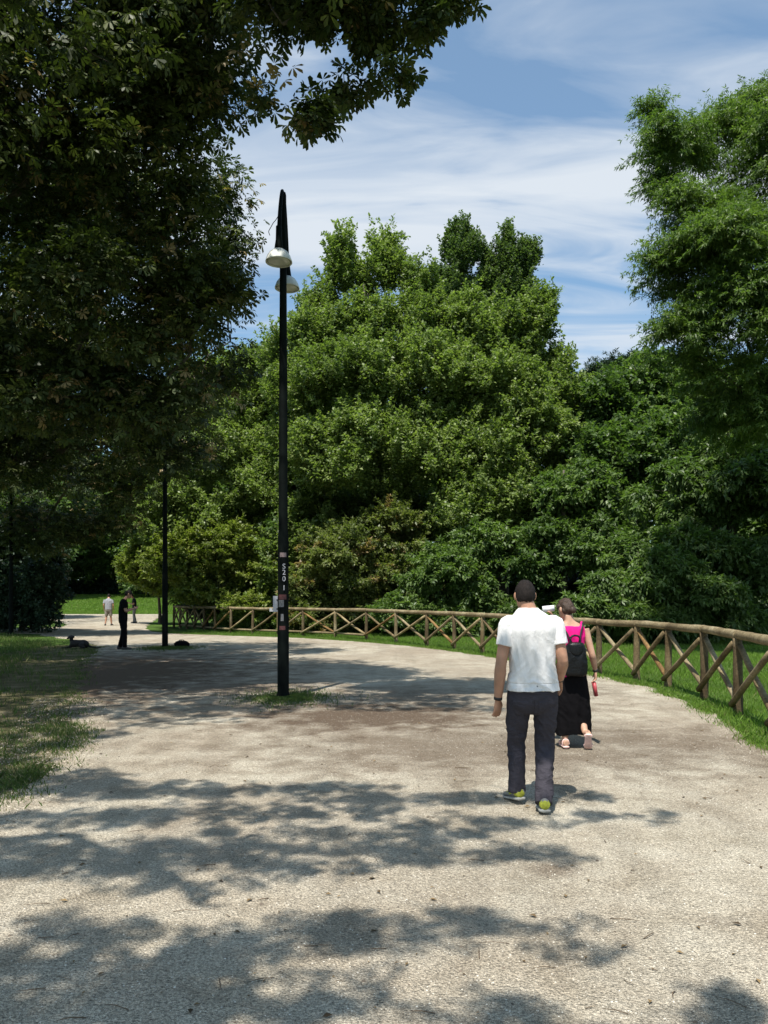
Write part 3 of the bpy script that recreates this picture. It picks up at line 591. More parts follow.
def chestnut(name, label, group, trunk, H, r0, big, n_sp, seed, k_sub=6, size=0.15, per=7, sp_r=0.38, warm=0.03, extra=None, limb_lobes=None, fsub=(0.34, 0.55), gapf=0.9, gapt=-0.12):
    g = np.random.default_rng(seed); root = empty(name, trunk); tag(root, label, 'tree', group)
    limbs(name, trunk, H, r0, limb_lobes or big, g, root, nq=0 if limb_lobes else 3)
    Pp = []; Uu = []; TT = []
    if big and n_sp:
        lobes = sub_lobes(big, k_sub, g, fsub); P, u, li = spray_pts(lobes, n_sp, g, 0.7, 0.5)
        kp = np.array([noise.noise(Vector(p)*gapf+Vector((seed, 0, 0))) for p in P]) > gapt; P, u = P[kp], u[kp]; Pp.append(P); Uu.append(u)
    if extra is not None: Pp.append(extra[0]); Uu.append(extra[1])
    P = np.concatenate(Pp); u = np.concatenate(Uu); ns = len(P)
    t0 = g.uniform(0, 0.75, ns); t0[g.random(ns) < warm] = 1.0
    o = unit(u*np.array([1, 1, 0.4])+g.normal(0, 0.25, (ns, 3)))
    Q = P[:, None]+g.normal(0, sp_r*0.55, (ns, per, 3))*np.array([1, 1, 0.55])
    dd = unit(o[:, None]+unit(Q-P[:, None])*0.9)
    T = np.clip(t0[:, None]+g.normal(0, 0.08, (ns, per)), 0, 0.86); T[t0 >= 1] = 1.0
    V, kk, nf, Tt = palmate(Q.reshape(-1, 3), dd.reshape(-1, 3), g, size*g.uniform(0.75, 1.2, ns*per), T.reshape(-1))
    link('crown', np_mesh(name+'_crown', V, kk, nf, Tt), LM['chestnut'], root)
    # thin twigs joining the leaf clumps
    b_ = bmesh.new(); sel = g.choice(ns, min(ns, 300), replace=False)
    for i in sel:
        p = Vector(P[i]); q = p-Vector(u[i])*g.uniform(0.15, 0.35)+Vector((0, 0, g.uniform(0.0, 0.15))); tube(b_, [q, (p+q)/2+Vector(g.normal(0, 0.05, 3)), p], [0.009, 0.006, 0.003], 4)
    tw = link('twigs', bm_mesh(name+'_twigs', b_), BARK, root); tw['kind'] = 'stuff'
    return root
g = np.random.default_rng(9); LDn = np.array(LD)
def shade_pts(spots, h0, hs=0.5, dens=20.0):  # leaf clumps added where they cast shade onto the given ground ellipses
    EP = []; EU = []
    for (px, py, rx, ry, fl) in spots:
        x, y = G(px, py); sx = rx*y/F; y1 = G(px, py-ry)[1]; y2 = G(px, py+ry)[1]; sy = abs(y1-y2)/2
        n = int(fl*dens*math.pi*sx*sy)+3; a = g.uniform(0, 2*np.pi, n); r = np.sqrt(g.random(n))
        gx, gy = x+np.cos(a)*r*sx, y+np.sin(a)*r*sy; h = h0+0.5*math.sin(px*0.02)+g.normal(0, hs, n)
        s = h/-LDn[2]; EP.append(np.stack([gx-LDn[0]*s, gy-LDn[1]*s, h], 1)); EU.append(unit(np.stack([np.full(n, 1.0), g.normal(0, 0.5, n), g.normal(0, 0.2, n)], 1)))
    return np.concatenate(EP), np.concatenate(EU)
CG = 'horse chestnut trees lining the left of the path'
Bl = [LB_(60, 10, 12.5, 150, 120), LB_(150, 70, 12, 80, 80), LB_(30, 180, 12.5, 130, 100), LB_(144, 170, 12.3, 72, 66), LB_(176, 250, 12.5, 50, 62), LB_(100, 300, 12.5, 90, 80), LB_(190, 345, 12.8, 46, 52),
      LB_(60, 400, 13, 110, 60), LB_(150, 415, 13, 60, 36), LB_(212, 40, 11.5, 40, 74), LB_(205, 105, 12, 30, 40), LB_(200, 305, 13, 38, 44),
      LB_(-120, 100, 13, 170, 150), LB_(-110, 380, 13, 130, 90), LB_(40, -220, 12, 220, 170), LB_(200, -130, 11.5, 130, 100), LB_(225, 385, 14, 20, 20)]
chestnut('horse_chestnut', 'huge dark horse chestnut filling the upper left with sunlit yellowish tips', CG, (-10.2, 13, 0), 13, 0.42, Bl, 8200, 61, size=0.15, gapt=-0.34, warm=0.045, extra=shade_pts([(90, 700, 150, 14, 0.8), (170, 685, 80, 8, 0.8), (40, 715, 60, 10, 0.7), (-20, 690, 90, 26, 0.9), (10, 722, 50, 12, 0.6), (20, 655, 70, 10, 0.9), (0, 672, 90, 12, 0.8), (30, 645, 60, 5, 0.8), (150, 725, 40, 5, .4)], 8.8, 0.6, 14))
# branch reaching over the path at the top
Ol = [LB_(300, -60, 10, 60, 50), LB_(330, 5, 10, 58, 42), LB_(400, 10, 10, 44, 44), LB_(385, 72, 10, 26, 26), LB_(285, 62, 10, 30, 26), LB_(355, 90, 10, 26, 18), LB_(312, 128, 9.8, 13, 22), LB_(445, 8, 10, 22, 14), LB_(265, 20, 10.3, 36, 36), LB_(330, -200, 9.6, 120, 90), LB_(420, -90, 9.8, 50, 50), LB_(255, 95, 10.4, 14, 14)]
# unseen clumps of the near crown, placed so their shade falls on the path in front: ground ellipses (px, py, rx, ry, fill)
shade = [(40, 782, 80, 16, 1.3), (150, 790, 130, 10, 1.2), (60, 820, 100, 10, 1.0), (250, 812, 150, 9, 1.0), (430, 798, 130, 6, 1.1), (480, 822, 80, 5, 1), (330, 790, 70, 7, 1.0), (120, 858, 160, 15, 1.5), (330, 845, 110, 9, 1.1),
         (480, 855, 110, 6, 1.4), (420, 832, 70, 5, 0.8), (620, 815, 45, 4, 1.0), (530, 797, 60, 5, 1.0), (190, 885, 60, 8, 0.8), (215, 965, 80, 16, 1.5), (90, 960, 120, 22, 1.5), (80, 1005, 120, 26, 1.8), (320, 925, 60, 9, 1.3), (280, 945, 80, 10, 1.4),
         (30, 925, 40, 5, 1.2), (440, 918, 50, 9, 1.4), (400, 938, 60, 8, 1.4), (545, 926, 40, 3, 0.6), (575, 950, 46, 3, 0.6), (200, 1020, 120, 12, 1.4), (470, 1016, 45, 17, 1.7), (745, 1010, 50, 18, 1.8), (330, 1000, 60, 10, 1.0),
         (300, 870, 80, 5, .8), (90, 735, 40, 4, 0.8), (640, 1055, 130, 20, 1.5), (60, 1010, 150, 22, 1.4), (130, 935, 130, 8, .9), (230, 985, 130, 10, 1.0), (300, 832, 120, 4, 1.0), (70, 845, 110, 6, 1.0), (60, 870, 90, 8, 1.0)]
shade = [(a, b_, c*1.1, d*0.80, e) for a, b_, c, d, e in shade]
near_l = [(-5.5, 1.5, 7.8, 1.2, 1.2, 0.8), (-3.4, 2.2, 7.5, 1, 1, 0.6), (-2.2, 1.0, 7.5, 1, 1, 0.6), (-3.6, 0.2, 7.6, 1, 1, .6)]
chestnut('horse_chestnut', 'nearest horse chestnut out of view, its boughs shaped to shade the path before the camera', CG, (-7.5, 0.5, 0), 12, 0.45, [(-6.5, 3.2, 11.5, 1.8, 1.8, 1.3)], 500, 62, per=4, sp_r=0.11, size=0.125, extra=shade_pts(shade, 7.3, 0.35, 62.0), limb_lobes=near_l, warm=0.01)
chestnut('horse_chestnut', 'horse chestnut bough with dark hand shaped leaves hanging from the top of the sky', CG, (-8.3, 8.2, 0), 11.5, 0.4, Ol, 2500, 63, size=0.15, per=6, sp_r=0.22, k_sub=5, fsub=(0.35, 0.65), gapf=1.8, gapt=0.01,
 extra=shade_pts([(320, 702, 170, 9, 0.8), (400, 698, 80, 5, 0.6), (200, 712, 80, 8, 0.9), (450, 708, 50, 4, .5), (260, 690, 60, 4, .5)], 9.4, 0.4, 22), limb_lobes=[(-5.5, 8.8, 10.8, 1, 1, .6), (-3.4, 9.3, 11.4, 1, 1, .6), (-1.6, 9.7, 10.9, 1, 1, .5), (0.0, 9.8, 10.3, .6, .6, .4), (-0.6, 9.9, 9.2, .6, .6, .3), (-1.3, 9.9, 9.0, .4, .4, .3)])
Cl = [LB_(40, 380, 19, 110, 80), LB_(150, 360, 18.5, 60, 60), LB_(200, 400, 18.5, 34, 40), LB_(100, 450, 19, 80, 40), LB_(20, 470, 19.5, 60, 50), LB_(170, 455, 19, 44, 26), LB_(-90, 430, 20, 120, 100), LB_(60, 250, 20, 160, 90), LB_(228, 330, 19, 20, 34), LB_(225, 260, 19, 20, 40), LB_(215, 190, 19, 30, 40)]
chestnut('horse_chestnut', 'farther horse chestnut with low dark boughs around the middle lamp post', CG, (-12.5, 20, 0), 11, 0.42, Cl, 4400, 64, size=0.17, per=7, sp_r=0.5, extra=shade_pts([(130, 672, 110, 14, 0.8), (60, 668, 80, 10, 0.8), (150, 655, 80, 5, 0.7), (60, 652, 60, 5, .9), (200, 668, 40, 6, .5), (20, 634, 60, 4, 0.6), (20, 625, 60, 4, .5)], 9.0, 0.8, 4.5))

Dl = [LB_(10, 470, 31, 60, 44), LB_(80, 480, 32, 50, 40), LB_(-50, 480, 30, 60, 60), LB_(40, 530, 33, 56, 26), LB_(130, 500, 33, 34, 26), LB_(90, 530, 34, 34, 16), LB_(30, 400, 31, 90, 60), LB_(150, 450, 33, 44, 40)]
chestnut('horse_chestnut', 'farthest dark horse chestnut over the rounded bush at the left edge', CG, (-19.5, 32, 0), 12, 0.4, Dl, 3400, 65, size=0.20, per=8, sp_r=0.6, extra=shade_pts([(20, 622, 60, 4, 1), (70, 620, 60, 3, 0.8), (110, 617, 50, 2, .6)], 9.0, 0.8, 1.2))

# ------------------------------------------------------------------ fence
fence_curve = cat([(3.6, 3.2), (4.15, 6.2), (4.55, 8.6), (4.93, 10.7), (5.14, 12.4), (5.12, 14.2), (4.75, 15.6), (4.1, 17.6), (2.85, 22.0), (1.9, 24.3), (0.55, 27.1), (-1.2, 29.9), (-3.3, 31.9), (-5.9, 33.6), (-7.3, 35.0), (-9.3, 37.8), (-11.2, 40.6), (-13.0, 43.5), (-14.6, 48)], 24)
def on_curve(px):
    a = (px-HX)/F; d = fence_curve[:, 0]-a*fence_curve[:, 1]
    for i in range(len(d)-1):
        if d[i]*d[i+1] <= 0 and fence_curve[i, 1] > 8:
            t = d[i]/(d[i]-d[i+1]+1e-12); return tuple(fence_curve[i]*(1-t)+fence_curve[i+1]*t)
posts = []
s = 0.0
near = [(3.75, 4.2), (4.1, 5.9), (4.38, 7.6), (4.66, 9.15)]
posts += near
for px in (738, 704, 668, 637, 599, 565, 535, 508, 482.5, 454, 427, 396, 366.5, 335.5, 303, 278, 253, 231, 215, 204, 195, 187, 180, 174): 
    q = on_curve(px)
    if q: posts.append(q)
fence = empty('wooden_fence', (posts[8][0], posts[8][1], 0)); tag(fence, 'rustic round log fence with crossed braces curving along the right of the path', 'fence')
fr = random.Random(3)
nP = len(posts); tops = []
for i, (x, y) in enumerate(posts):
    a = posts[max(i-1, 0)]; b2 = posts[min(i+1, nP-1)]; tx = Vector((b2[0]-a[0], b2[1]-a[1], 0)).normalized(); nrm = Vector((-tx.y, tx.x, 0))
    ph = 1.06+fr.uniform(-0.015, 0.015); tops.append(Vector((x, y, ph+0.045)))
    b_ = bmesh.new(); r = 0.064 if y < 18 else 0.062
    tube(b_, [(x, y, -0.15), (x+fr.uniform(-.01, .01), y, 0.4), (x+fr.uniform(-.012, .012), y+fr.uniform(-.012, .012), ph)], [r*1.05, r, r*0.94], 12, 4, 0.04, fr)
    link('post', bm_mesh('post', b_), fr.choice([WOODS[1], WOODS[2], WOODS[2], WOODS[0]]), fence)
for i in range(nP-1):
    a, b2 = tops[i], tops[i+1]; d = (b2-a); L = d.length; d.normalize(); nrm = Vector((-d.y, d.x, 0))
    if nrm.dot(Vector((-1, -0.3, 0))) < 0: nrm = -nrm          # towards the path
    b_ = bmesh.new(); o1 = d*0.03; sag = fr.uniform(-0.012, 0.006)
    tube(b_, [a-o1, a.lerp(b2, 0.33)+Vector((0, 0, sag)), a.lerp(b2, 0.66)+Vector((0, 0, sag+fr.uniform(-.006, .006))), b2+o1], [0.068, 0.066*fr.uniform(.95, 1.05), 0.064, 0.061], 12, 4, 0.045, fr)
    link('top_rail', bm_mesh('top_rail', b_), WOOD, fence)
    A0, B0 = Vector((a.x, a.y, 0)), Vector((b2.x, b2.y, 0))
    far_part = a.y > 31
    b_ = bmesh.new(); off = nrm*0.085; rb = 0.044
    j1, j2 = fr.uniform(-.04, .05), fr.uniform(-.03, .02)
    tube(b_, [B0-d*(0.02+j1)+off+Vector((0, 0, 0.16+j1)), A0.lerp(B0, 0.5)+off+Vector((0, 0, 0.56+j2)), A0+d*0.05+off*0.6+Vector((0, 0, 0.98+j2))], [rb, rb*0.96, rb*0.9], 10, 3, 0.05, fr)
    link('brace', bm_mesh('brace', b_), fr.choice([WOODS[0], WOODS[1], WOODS[3], WOODS[4], WOODS[0]]), fence)
    if not (31 < a.y < 36):
        b_ = bmesh.new(); off2 = -nrm*0.012
        tube(b_, [A0+d*0.02+off2+Vector((0, 0, 0.16-j2)), A0.lerp(B0, 0.5)+off2+Vector((0, 0, 0.55)), B0-d*0.05+off2+Vector((0, 0, 0.97+j1*0.5))], [rb, rb*0.96, rb*0.9], 10, 3, 0.05, fr)
        link('brace', bm_mesh('brace', b_), fr.choice([WOODS[0], WOODS[1], WOODS[3], WOODS[4], WOODS[0]]), fence)
    if 29 < a.y < 39:
        b_ = bmesh.new(); tube(b_, [A0+Vector((0, 0, 0.17)), B0+Vector((0, 0, 0.17))], [0.045, 0.045], 10, 1)
        link('bottom_rail', bm_mesh('bottom_rail', b_), WOOD, fence)

# ------------------------------------------------------------------ lamp posts
POLE = simple('dark_green_paint', (0.003, 0.0045, 0.004), 0.7, 0.3, 6, bmp=0.002, spec=0.06)
DOME = simple('lamp_dome_paint', (0.50, 0.50, 0.47), 0.45, 0.18, 7)
GLASS = simple('lamp_glass', (0.45, 0.45, 0.42), 0.25, 0.1, 10)
def lathe(bm, c, prof, seg=24):
    rings = [[Vector(c)+Vector((math.cos(2*math.pi*k/seg)*r, math.sin(2*math.pi*k/seg)*r, z)) for k in range(seg)] for r, z in prof]; ring_loft(bm, rings)
def make_lamp():
    root = empty('street_lamp', (0, 0, 0))
    b_ = bmesh.new(); lathe(b_, (0, 0, 0), [(0.105, -0.05), (0.105, 0.06), (0.094, 0.10), (0.092, 1.3), (0.088, 1.34), (0.086, 2.6), (0.074, 2.75), (0.068, 5.0), (0.058, 6.5), (0.050, 8.12), (0.040, 8.17), (0.01, 8.19)])
    link('pole', bm_mesh('lamp_pole', b_), POLE, root)
    for sgn in (-1, 1):
        b_ = bmesh.new()
        tube(b_, [(0, sgn*0.03, 8.15), (0, sgn*0.14, 8.12), (0.0, sgn*0.30, 7.86), (0, sgn*0.42, 7.55), (0, sgn*0.50, 7.22), (0, sgn*0.51, 7.02)], [0.024, 0.028, 0.031, 0.034, 0.038, 0.040], 10, 4)
        arm = link('arm', bm_mesh('lamp_arm', b_), POLE, root)
        b_ = bmesh.new(); lathe(b_, (0, sgn*0.51, 6.98), [(0.046, 0.40), (0.050, 0.20), (0.075, 0.03), (0.075, 0.0)], 16)
        link('neck', bm_mesh('lamp_neck', b_), POLE, root)
        b_ = bmesh.new(); lathe(b_, (0, sgn*0.51, 6.85), [(0.0, 0.165), (0.085, 0.165), (0.10, 0.155), (0.140, 0.125), (0.178, 0.07), (0.200, 0.01), (0.208, -0.015), (0.208, -0.026), (0.196, -0.026), (0.185, 0.01), (0.15, 0.07), (0.0, 0.10)], 28)
        dm = link('lamp_shade', bm_mesh('lamp_shade', b_), DOME, root)
        b_ = bmesh.new(); lathe(b_, (0, sgn*0.51, 6.815), [(0.0, 0.005), (0.1, 0.006), (0.17, 0.012), (0.178, 0.02), (0.0, 0.03)], 24)
        gl = link('lens', bm_mesh('lamp_lens', b_), GLASS, dm)
    # loose cable hanging from the arm
    b_ = bmesh.new(); tube(b_, [(-0.05, -0.2, 7.7), (-0.09, -0.22, 7.62), (-0.12, -0.26, 7.56), (-0.16, -0.30, 7.46), (-0.19, -0.3, 7.40), (-0.17, -0.3, 7.34)], [0.006]*6, 5, 3)
    link('cable', bm_mesh('lamp_cable', b_), POLE, root)
    return root
def copy_tree(o, parent=None):
    c = o.copy(); COL.objects.link(c)
    if parent: c.parent = parent
    for ch in [q for q in bpy.data.objects if q.parent == o]: copy_tree(ch, c)
    return c
LG = 'lamp posts along the path'
lamp = make_lamp()
lamp2, lamp3 = copy_tree(lamp), copy_tree(lamp)
lamp.location = (-1.63, 12.45, 0); tag(lamp, 'tall dark lamp post with stickers and two pale dome shades, standing nearest', 'street lamp', LG)
lamp2.location = (-6.94, 24.4, 0); lamp2.rotation_euler.z = 0.5; tag(lamp2, 'dark lamp post beside the lone standing man, its top lost in leaves', 'street lamp', LG)
lamp3.location = (-15.5, 32.0, 0); lamp3.rotation_euler.z = 0.9; tag(lamp3, 'thin distant lamp post in front of the rounded bush at far left', 'street lamp', LG)
# stickers, number and notices on the nearest lamp
def curved(name, z0, z1, a0, a1, r, m, lab=None):
    b_ = bmesh.new(); n = 8; rows = []
    for z in (z0, z1): rows.append([b_.verts.new((lamp.location.x+math.sin(a0+(a1-a0)*k/n)*r, lamp.location.y-math.cos(a0+(a1-a0)*k/n)*r, z)) for k in range(n+1)])
    for k in range(n): b_.faces.new((rows[0][k], rows[0][k+1], rows[1][k+1], rows[1][k]))
    o = link(name, bm_mesh(name, b_), m, lamp)
    if lab: o['label'] = lab
WH = simple('paper_white', (0.38, 0.38, 0.41), 0.6, 0.08, 30); PK = simple('sticker_pink', (0.17, 0.12, 0.12), 0.6, 0.15, 40); RD = simple('sticker_red', (0.07, 0.018, 0.018), 0.6, 0.2, 40); GY = simple('sticker_grey', (0.12, 0.12, 0.125), 0.6, 0.35, 40)
def zp(py): return CH-(py-HY)/F*12.35
curved('sticker', zp(557), zp(552.5), -0.5, 0.7, 0.0905, PK, 'faded pink sticker')
curved('sticker', zp(599.5), zp(594.5), -0.75, 0.7, 0.093, RD, 'dark red sticker')
curved('sticker', zp(607), zp(600), -0.75, 0.25, 0.0935, GY, 'pale grey sticker')
curved('sticker', zp(621), zp(614), -0.3, 0.2, 0.0937, GY, 'torn grey sticker')
curved('sticker', zp(630), zp(626), -0.6, 0.5, 0.0938, RD)
def letter(ch, pz, size):
    cu = bpy.data.curves.new('number', 'FONT'); cu.body = ch; cu.size = size; cu.align_x = 'CENTER'; cu.align_y = 'CENTER'; cu.extrude = 0.002
    t = bpy.data.objects.new('tmp', cu); COL.objects.link(t); bpy.context.view_layer.update()
    me = bpy.data.meshes.new_from_object(t.evaluated_get(bpy.context.evaluated_depsgraph_get())); bpy.data.objects.remove(t)
    o = link('number', me, WH); o.location = (0, 0, 0)
    R = Matrix.Rotation(math.radians(90), 4, 'X'); me.transform(Matrix.Translation((lamp.location.x+0.025, lamp.location.y-0.096, pz)) @ R)
    o.parent = lamp; o.matrix_parent_inverse = Matrix.Translation(-lamp.location)
for ch, py in (('S', 566.5), ('2', 572.5), ('0', 579), ('1', 588)): letter(ch, zp(py), 0.115)
b_ = bmesh.new(); boxm(b_, (-1.63-0.120, 12.40, (zp(596)+zp(612))/2), (0.075, 0.012, zp(596)-zp(612)), Matrix.Rotation(0.35, 3, 'Z'), 0.003)
link('notice_plate', bm_mesh('notice_plate', b_, False), WH, lamp)['label'] = 'pale upright notice plate strapped to the pole'
b_ = bmesh.new(); boxm(b_, (-1.63-0.085, 12.41, zp(600)), (0.10, 0.02, 0.02)); boxm(b_, (-1.63-0.085, 12.41, zp(609)), (0.10, 0.02, 0.02)); link('bracket', bm_mesh('bracket', b_, False), POLE, lamp)
q = on_curve(272); b_ = bmesh.new(); boxm(b_, (q[0]+0.0, q[1]-0.075, 1.06), (0.19, 0.02, 0.15), Matrix.Rotation(0.2, 3, 'Z'), 0.004)
sg = link('notice', bm_mesh('notice', b_, False), WH); tag(sg, 'small white notice fixed on the fence rail left of the nearest lamp', 'notice')

# low hedge beyond the far lawn
def hedge():
    g = np.random.default_rng(5); n = 5200; x = g.uniform(-46, -8, n); y = 98+g.normal(0, 0.5, n); z = hg(x, y)+g.uniform(0, 1.7, n)
    P = np.stack([x, y, z], 1); k = 6; C = P[:, None]+g.normal(0, 0.3, (n, k, 3)); D = g.normal(size=(n, k, 3)); Nn = np.array([0, -0.6, 1.0])+g.normal(0, 0.5, (n, k, 3))
    V, kk, nf = make_leaves(C.reshape(-1, 3), D.reshape(-1, 3), Nn.reshape(-1, 3), g.uniform(.25, .45, n*k), g.uniform(.2, .3, n*k), None)
    o = link('hedge', np_mesh('hedge', V, kk, nf, g.uniform(0, .5, nf)), LM['cedar']); tag(o, 'low dark hedge along the back of the far lawn', 'hedge')
hedge()
# ------------------------------------------------------------------ people
def fuse(name, bm, voxel, smooth_it=6, fold=None, crop=None):
    """one continuous surface out of overlapping shapes"""
    bmesh.ops.recalc_face_normals(bm, faces=bm.faces); me = bpy.data.meshes.new('tmp'); bm.to_mesh(me); bm.free()
    o = bpy.data.objects.new('tmp', me); COL.objects.link(o)
    m = o.modifiers.new('r', 'REMESH'); m.mode = 'VOXEL'; m.voxel_size = voxel; m.use_smooth_shade = True
    if smooth_it:
        m2 = o.modifiers.new('s', 'SMOOTH'); m2.factor = 0.5; m2.iterations = smooth_it
    bpy.context.view_layer.update()
    out = bpy.data.meshes.new_from_object(o.evaluated_get(bpy.context.evaluated_depsgraph_get()))
    bpy.data.objects.remove(o); out.name = name
    if fold:
        n = len(out.vertices); co = np.empty(n*3, np.float32); out.vertices.foreach_get('co', co); co = co.reshape(-1, 3)
        nn = np.empty(n*3, np.float32); out.vertices.foreach_get('normal', nn); nn = nn.reshape(-1, 3)
        d = np.array([fold(Vector(c)) for c in co.astype(float)]); co = co+nn*d[:, None].astype(np.float32)
        out.vertices.foreach_set('co', co.ravel()); out.update()
    smooth(out); return out
def ell(bm, c, ax, seg=16):
    """ellipsoid with axis vectors ax = (a, b, c)"""
    M = Matrix((( ax[0].x, ax[1].x, ax[2].x, c[0]), (ax[0].y, ax[1].y, ax[2].y, c[1]), (ax[0].z, ax[1].z, ax[2].z, c[2]), (0, 0, 0, 1)))
    bmesh.ops.create_uvsphere(bm, u_segments=seg, v_segments=max(8, seg//2+2), radius=1, matrix=M)
def torso(bm, rings, R, Fd, seg=28, sq=2.4):
    """rings: (centre, half width, half depth)"""
    A = []
    D = cat([tuple(c)+(a, b) for c, a, b in rings], 5)
    for c0, c1, c2, a, b in D:
        ring = []
        for k in range(seg):
            t = 2*math.pi*k/seg; ct, st = math.cos(t), math.sin(t)
            x = math.copysign(abs(ct)**(2/sq), ct); y = math.copysign(abs(st)**(2/sq), st)
            ring.append(Vector((c0, c1, c2))+R*a*x+Fd*b*y)
        A.append(ring)
    ring_loft(bm, A)
def hand(bm, wrist, dirn, palm_n, side, s=1.0, curl=0.5, grip=None):
    """palm, four fingers of different lengths and a thumb leaving the side of the palm; side points to the thumb"""
    d = dirn.normalized(); sd = (side-d*side.dot(d)).normalized(); pn = d.cross(sd).normalized()
    if pn.dot(palm_n) < 0: pn = -pn
    pc = wrist+d*0.045*s
    A = []
    for t, w, th in ((-0.045, 0.024, 0.020), (-0.02, 0.030, 0.018), (0.01, 0.037, 0.016), (0.04, 0.040, 0.014), (0.052, 0.036, 0.011)):
        c = pc+d*t*s; A.append([c+sd*w*s*math.cos(2*math.pi*k/14)+pn*th*s*math.sin(2*math.pi*k/14) for k in range(14)])
    ring_loft(bm, A)
    for i, (off, L) in enumerate(((0.031, 0.070), (0.0105, 0.079), (-0.0105, 0.073), (-0.031, 0.057))):
        p = pc+d*0.040*s+sd*off*s; a = curl*(0.8+0.15*i); pts = [p]; dd = d; ln = [0.42, 0.32, 0.26]
        for q in range(3):
            dd = (dd*math.cos(a*(0.6+0.25*q))+pn*math.sin(a*(0.6+0.25*q))).normalized(); pts.append(pts[-1]+dd*L*s*ln[q])
        tube(bm, pts, [0.0092*s, 0.0088*s, 0.0080*s, 0.0062*s], 8, 2)
    p = wrist+d*0.030*s+sd*0.024*s; dd = (d*0.75+sd*0.62+pn*0.25).normalized(); e = p+dd*0.038*s; f2 = e+(dd*0.5+d*0.8+pn*0.3).normalized()*0.030*s
    tube(bm, [p, e, f2], [0.0125*s, 0.0105*s, 0.0075*s], 8, 2)
def headshape(bm, c, R, Fd, U, s=1.0):
    prof = [(-0.118, 0.026, 0.030, 0.045), (-0.105, 0.044, 0.050, 0.034), (-0.08, 0.056, 0.070, 0.016), (-0.045, 0.066, 0.085, 0.006), (-0.01, 0.073, 0.093, 0), (0.03, 0.0735, 0.093, -0.002), (0.062, 0.064, 0.081, -0.002), (0.085, 0.050, 0.064, -0.002), (0.102, 0.030, 0.040, -0.002), (0.109, 0.008, 0.01, -0.002)]
    A = [[c+U*z*s+Fd*fy*s+R*a*s*math.cos(2*math.pi*k/24)+Fd*b*s*math.sin(2*math.pi*k/24) for k in range(24)] for z, a, b, fy in prof]
    ring_loft(bm, A)
    # nose, brow, lips, chin
    tube(bm, [c+Fd*0.088*s+U*0.016*s, c+Fd*0.108*s-U*0.022*s, c+Fd*0.094*s-U*0.034*s], [0.008*s, 0.013*s, 0.010*s], 8, 2)
    tube(bm, [c+Fd*0.087*s+U*0.026*s-R*0.04*s, c+Fd*0.095*s+U*0.028*s, c+Fd*0.087*s+U*0.026*s+R*0.04*s], [0.006*s, 0.008*s, 0.006*s], 8, 2)
    tube(bm, [c+Fd*0.078*s-U*0.062*s-R*0.022*s, c+Fd*0.090*s-U*0.060*s, c+Fd*0.078*s-U*0.062*s+R*0.022*s], [0.005*s, 0.008*s, 0.005*s], 8, 2)
    for sg_ in (-1, 1):
        ell(bm, c+R*sg_*0.077*s-Fd*0.006*s-U*0.004*s, (R*0.013*s+Fd*0.004*s*sg_, Fd*0.018*s, U*0.032*s), 12)
def hairmesh(c, R, Fd, U, s=1.0, back=-0.075, front=0.045, th=1.09, lump=0.004, bun=None, name='hair'):
    b_ = bmesh.new(); bmesh.ops.create_uvsphere(b_, u_segments=40, v_segments=28, radius=1)
    for v in b_.verts:
        x, y, z = v.co; zz_ = z*0.118; f_ = 0.5+0.5*y; line = back+(front-back)*min(1, max(0, (y+0.35)/1.0))
        if y > -0.25 and abs(x) > 0.5: line = 0.012
        line += 0.012*noise.noise(Vector((x*9, y*9, z*3+2))); k = min(1, max(0, (zz_-line)/0.012)); k = k*k*(3-2*k); sc = 0.90+(th-0.90)*k
        taper = 1.0 if zz_ > -0.02 else 1-(-0.02-zz_)*2.2
        p = Vector((x*0.077*sc*taper, y*0.097*sc*(taper if y < 0 else 1), z*0.116*(sc if z > 0 else 1)+0.0))
        p += p.normalized()*(noise.noise(p*(28 if lump > 0.01 else 60))*0.7+noise.noise(p*75)*0.3)*lump*k
        v.co = c+(R*p.x+Fd*p.y+U*p.z)*s
    if bun: ell(b_, c+(R*bun[0]+Fd*bun[1]+U*bun[2])*s, (R*bun[3]*s, Fd*bun[3]*0.8*s, U*bun[3]*0.9*s), 14)
    return bm_mesh(name, b_)
def eyes(c, R, Fd, U, root, m, s=1.0):
    for sg_ in (-1, 1):
        b_ = bmesh.new(); ell(b_, c+R*sg_*0.030*s+Fd*0.086*s+U*0.006*s, (R*0.011*s, Fd*0.007*s, U*0.006*s), 10); link('eye', bm_mesh('eye', b_), m, root)
def foot(ankle, fwd, L, h, w, pitch=0.0, lift=0.0):
    """returns ring list of a foot or shoe: heel behind the ankle; pitch>0 raises the heel about the toe"""
    up = Vector((0, 0, 1)); R = fwd.cross(up).normalized(); toe = Vector((ankle.x, ankle.y, lift))+fwd*(L*0.72)
    A = []; S_ = []
    for s, ww, hh in ((0.0, 0.62, 0.80), (0.025, 0.80, 0.96), (0.16, 0.86, 1.0), (0.32, 0.82, 0.98), (0.48, 0.88, 0.74), (0.66, 1.0, 0.56), (0.84, 0.94, 0.44), (0.95, 0.66, 0.34), (1.0, 0.30, 0.22)):
        ring = []; sr = []
        base = -(1-s)*L
        def tf(a, z):   # rotate in the fwd/up plane about the toe joint (s = 0.78)
            x = base+0.22*L
            if x < 0: x, z = x*math.cos(pitch)+z*math.sin(pitch), -x*math.sin(pitch)+z*math.cos(pitch)
            return toe-fwd*0.22*L+fwd*x+up*z+R*a
        for k in range(16):
            t = 2*math.pi*k/16; ring.append(tf(math.cos(t)*w*ww*0.5*(0.9 if math.sin(t) > 0 else 1), 0.022+(0.5+0.5*math.sin(t))*hh*h))
            sr.append(tf(math.cos(t)*w*ww*0.54, 0.015+math.sin(t)*0.015+0.0))
        A.append(ring); S_.append(sr)
    return A, S_
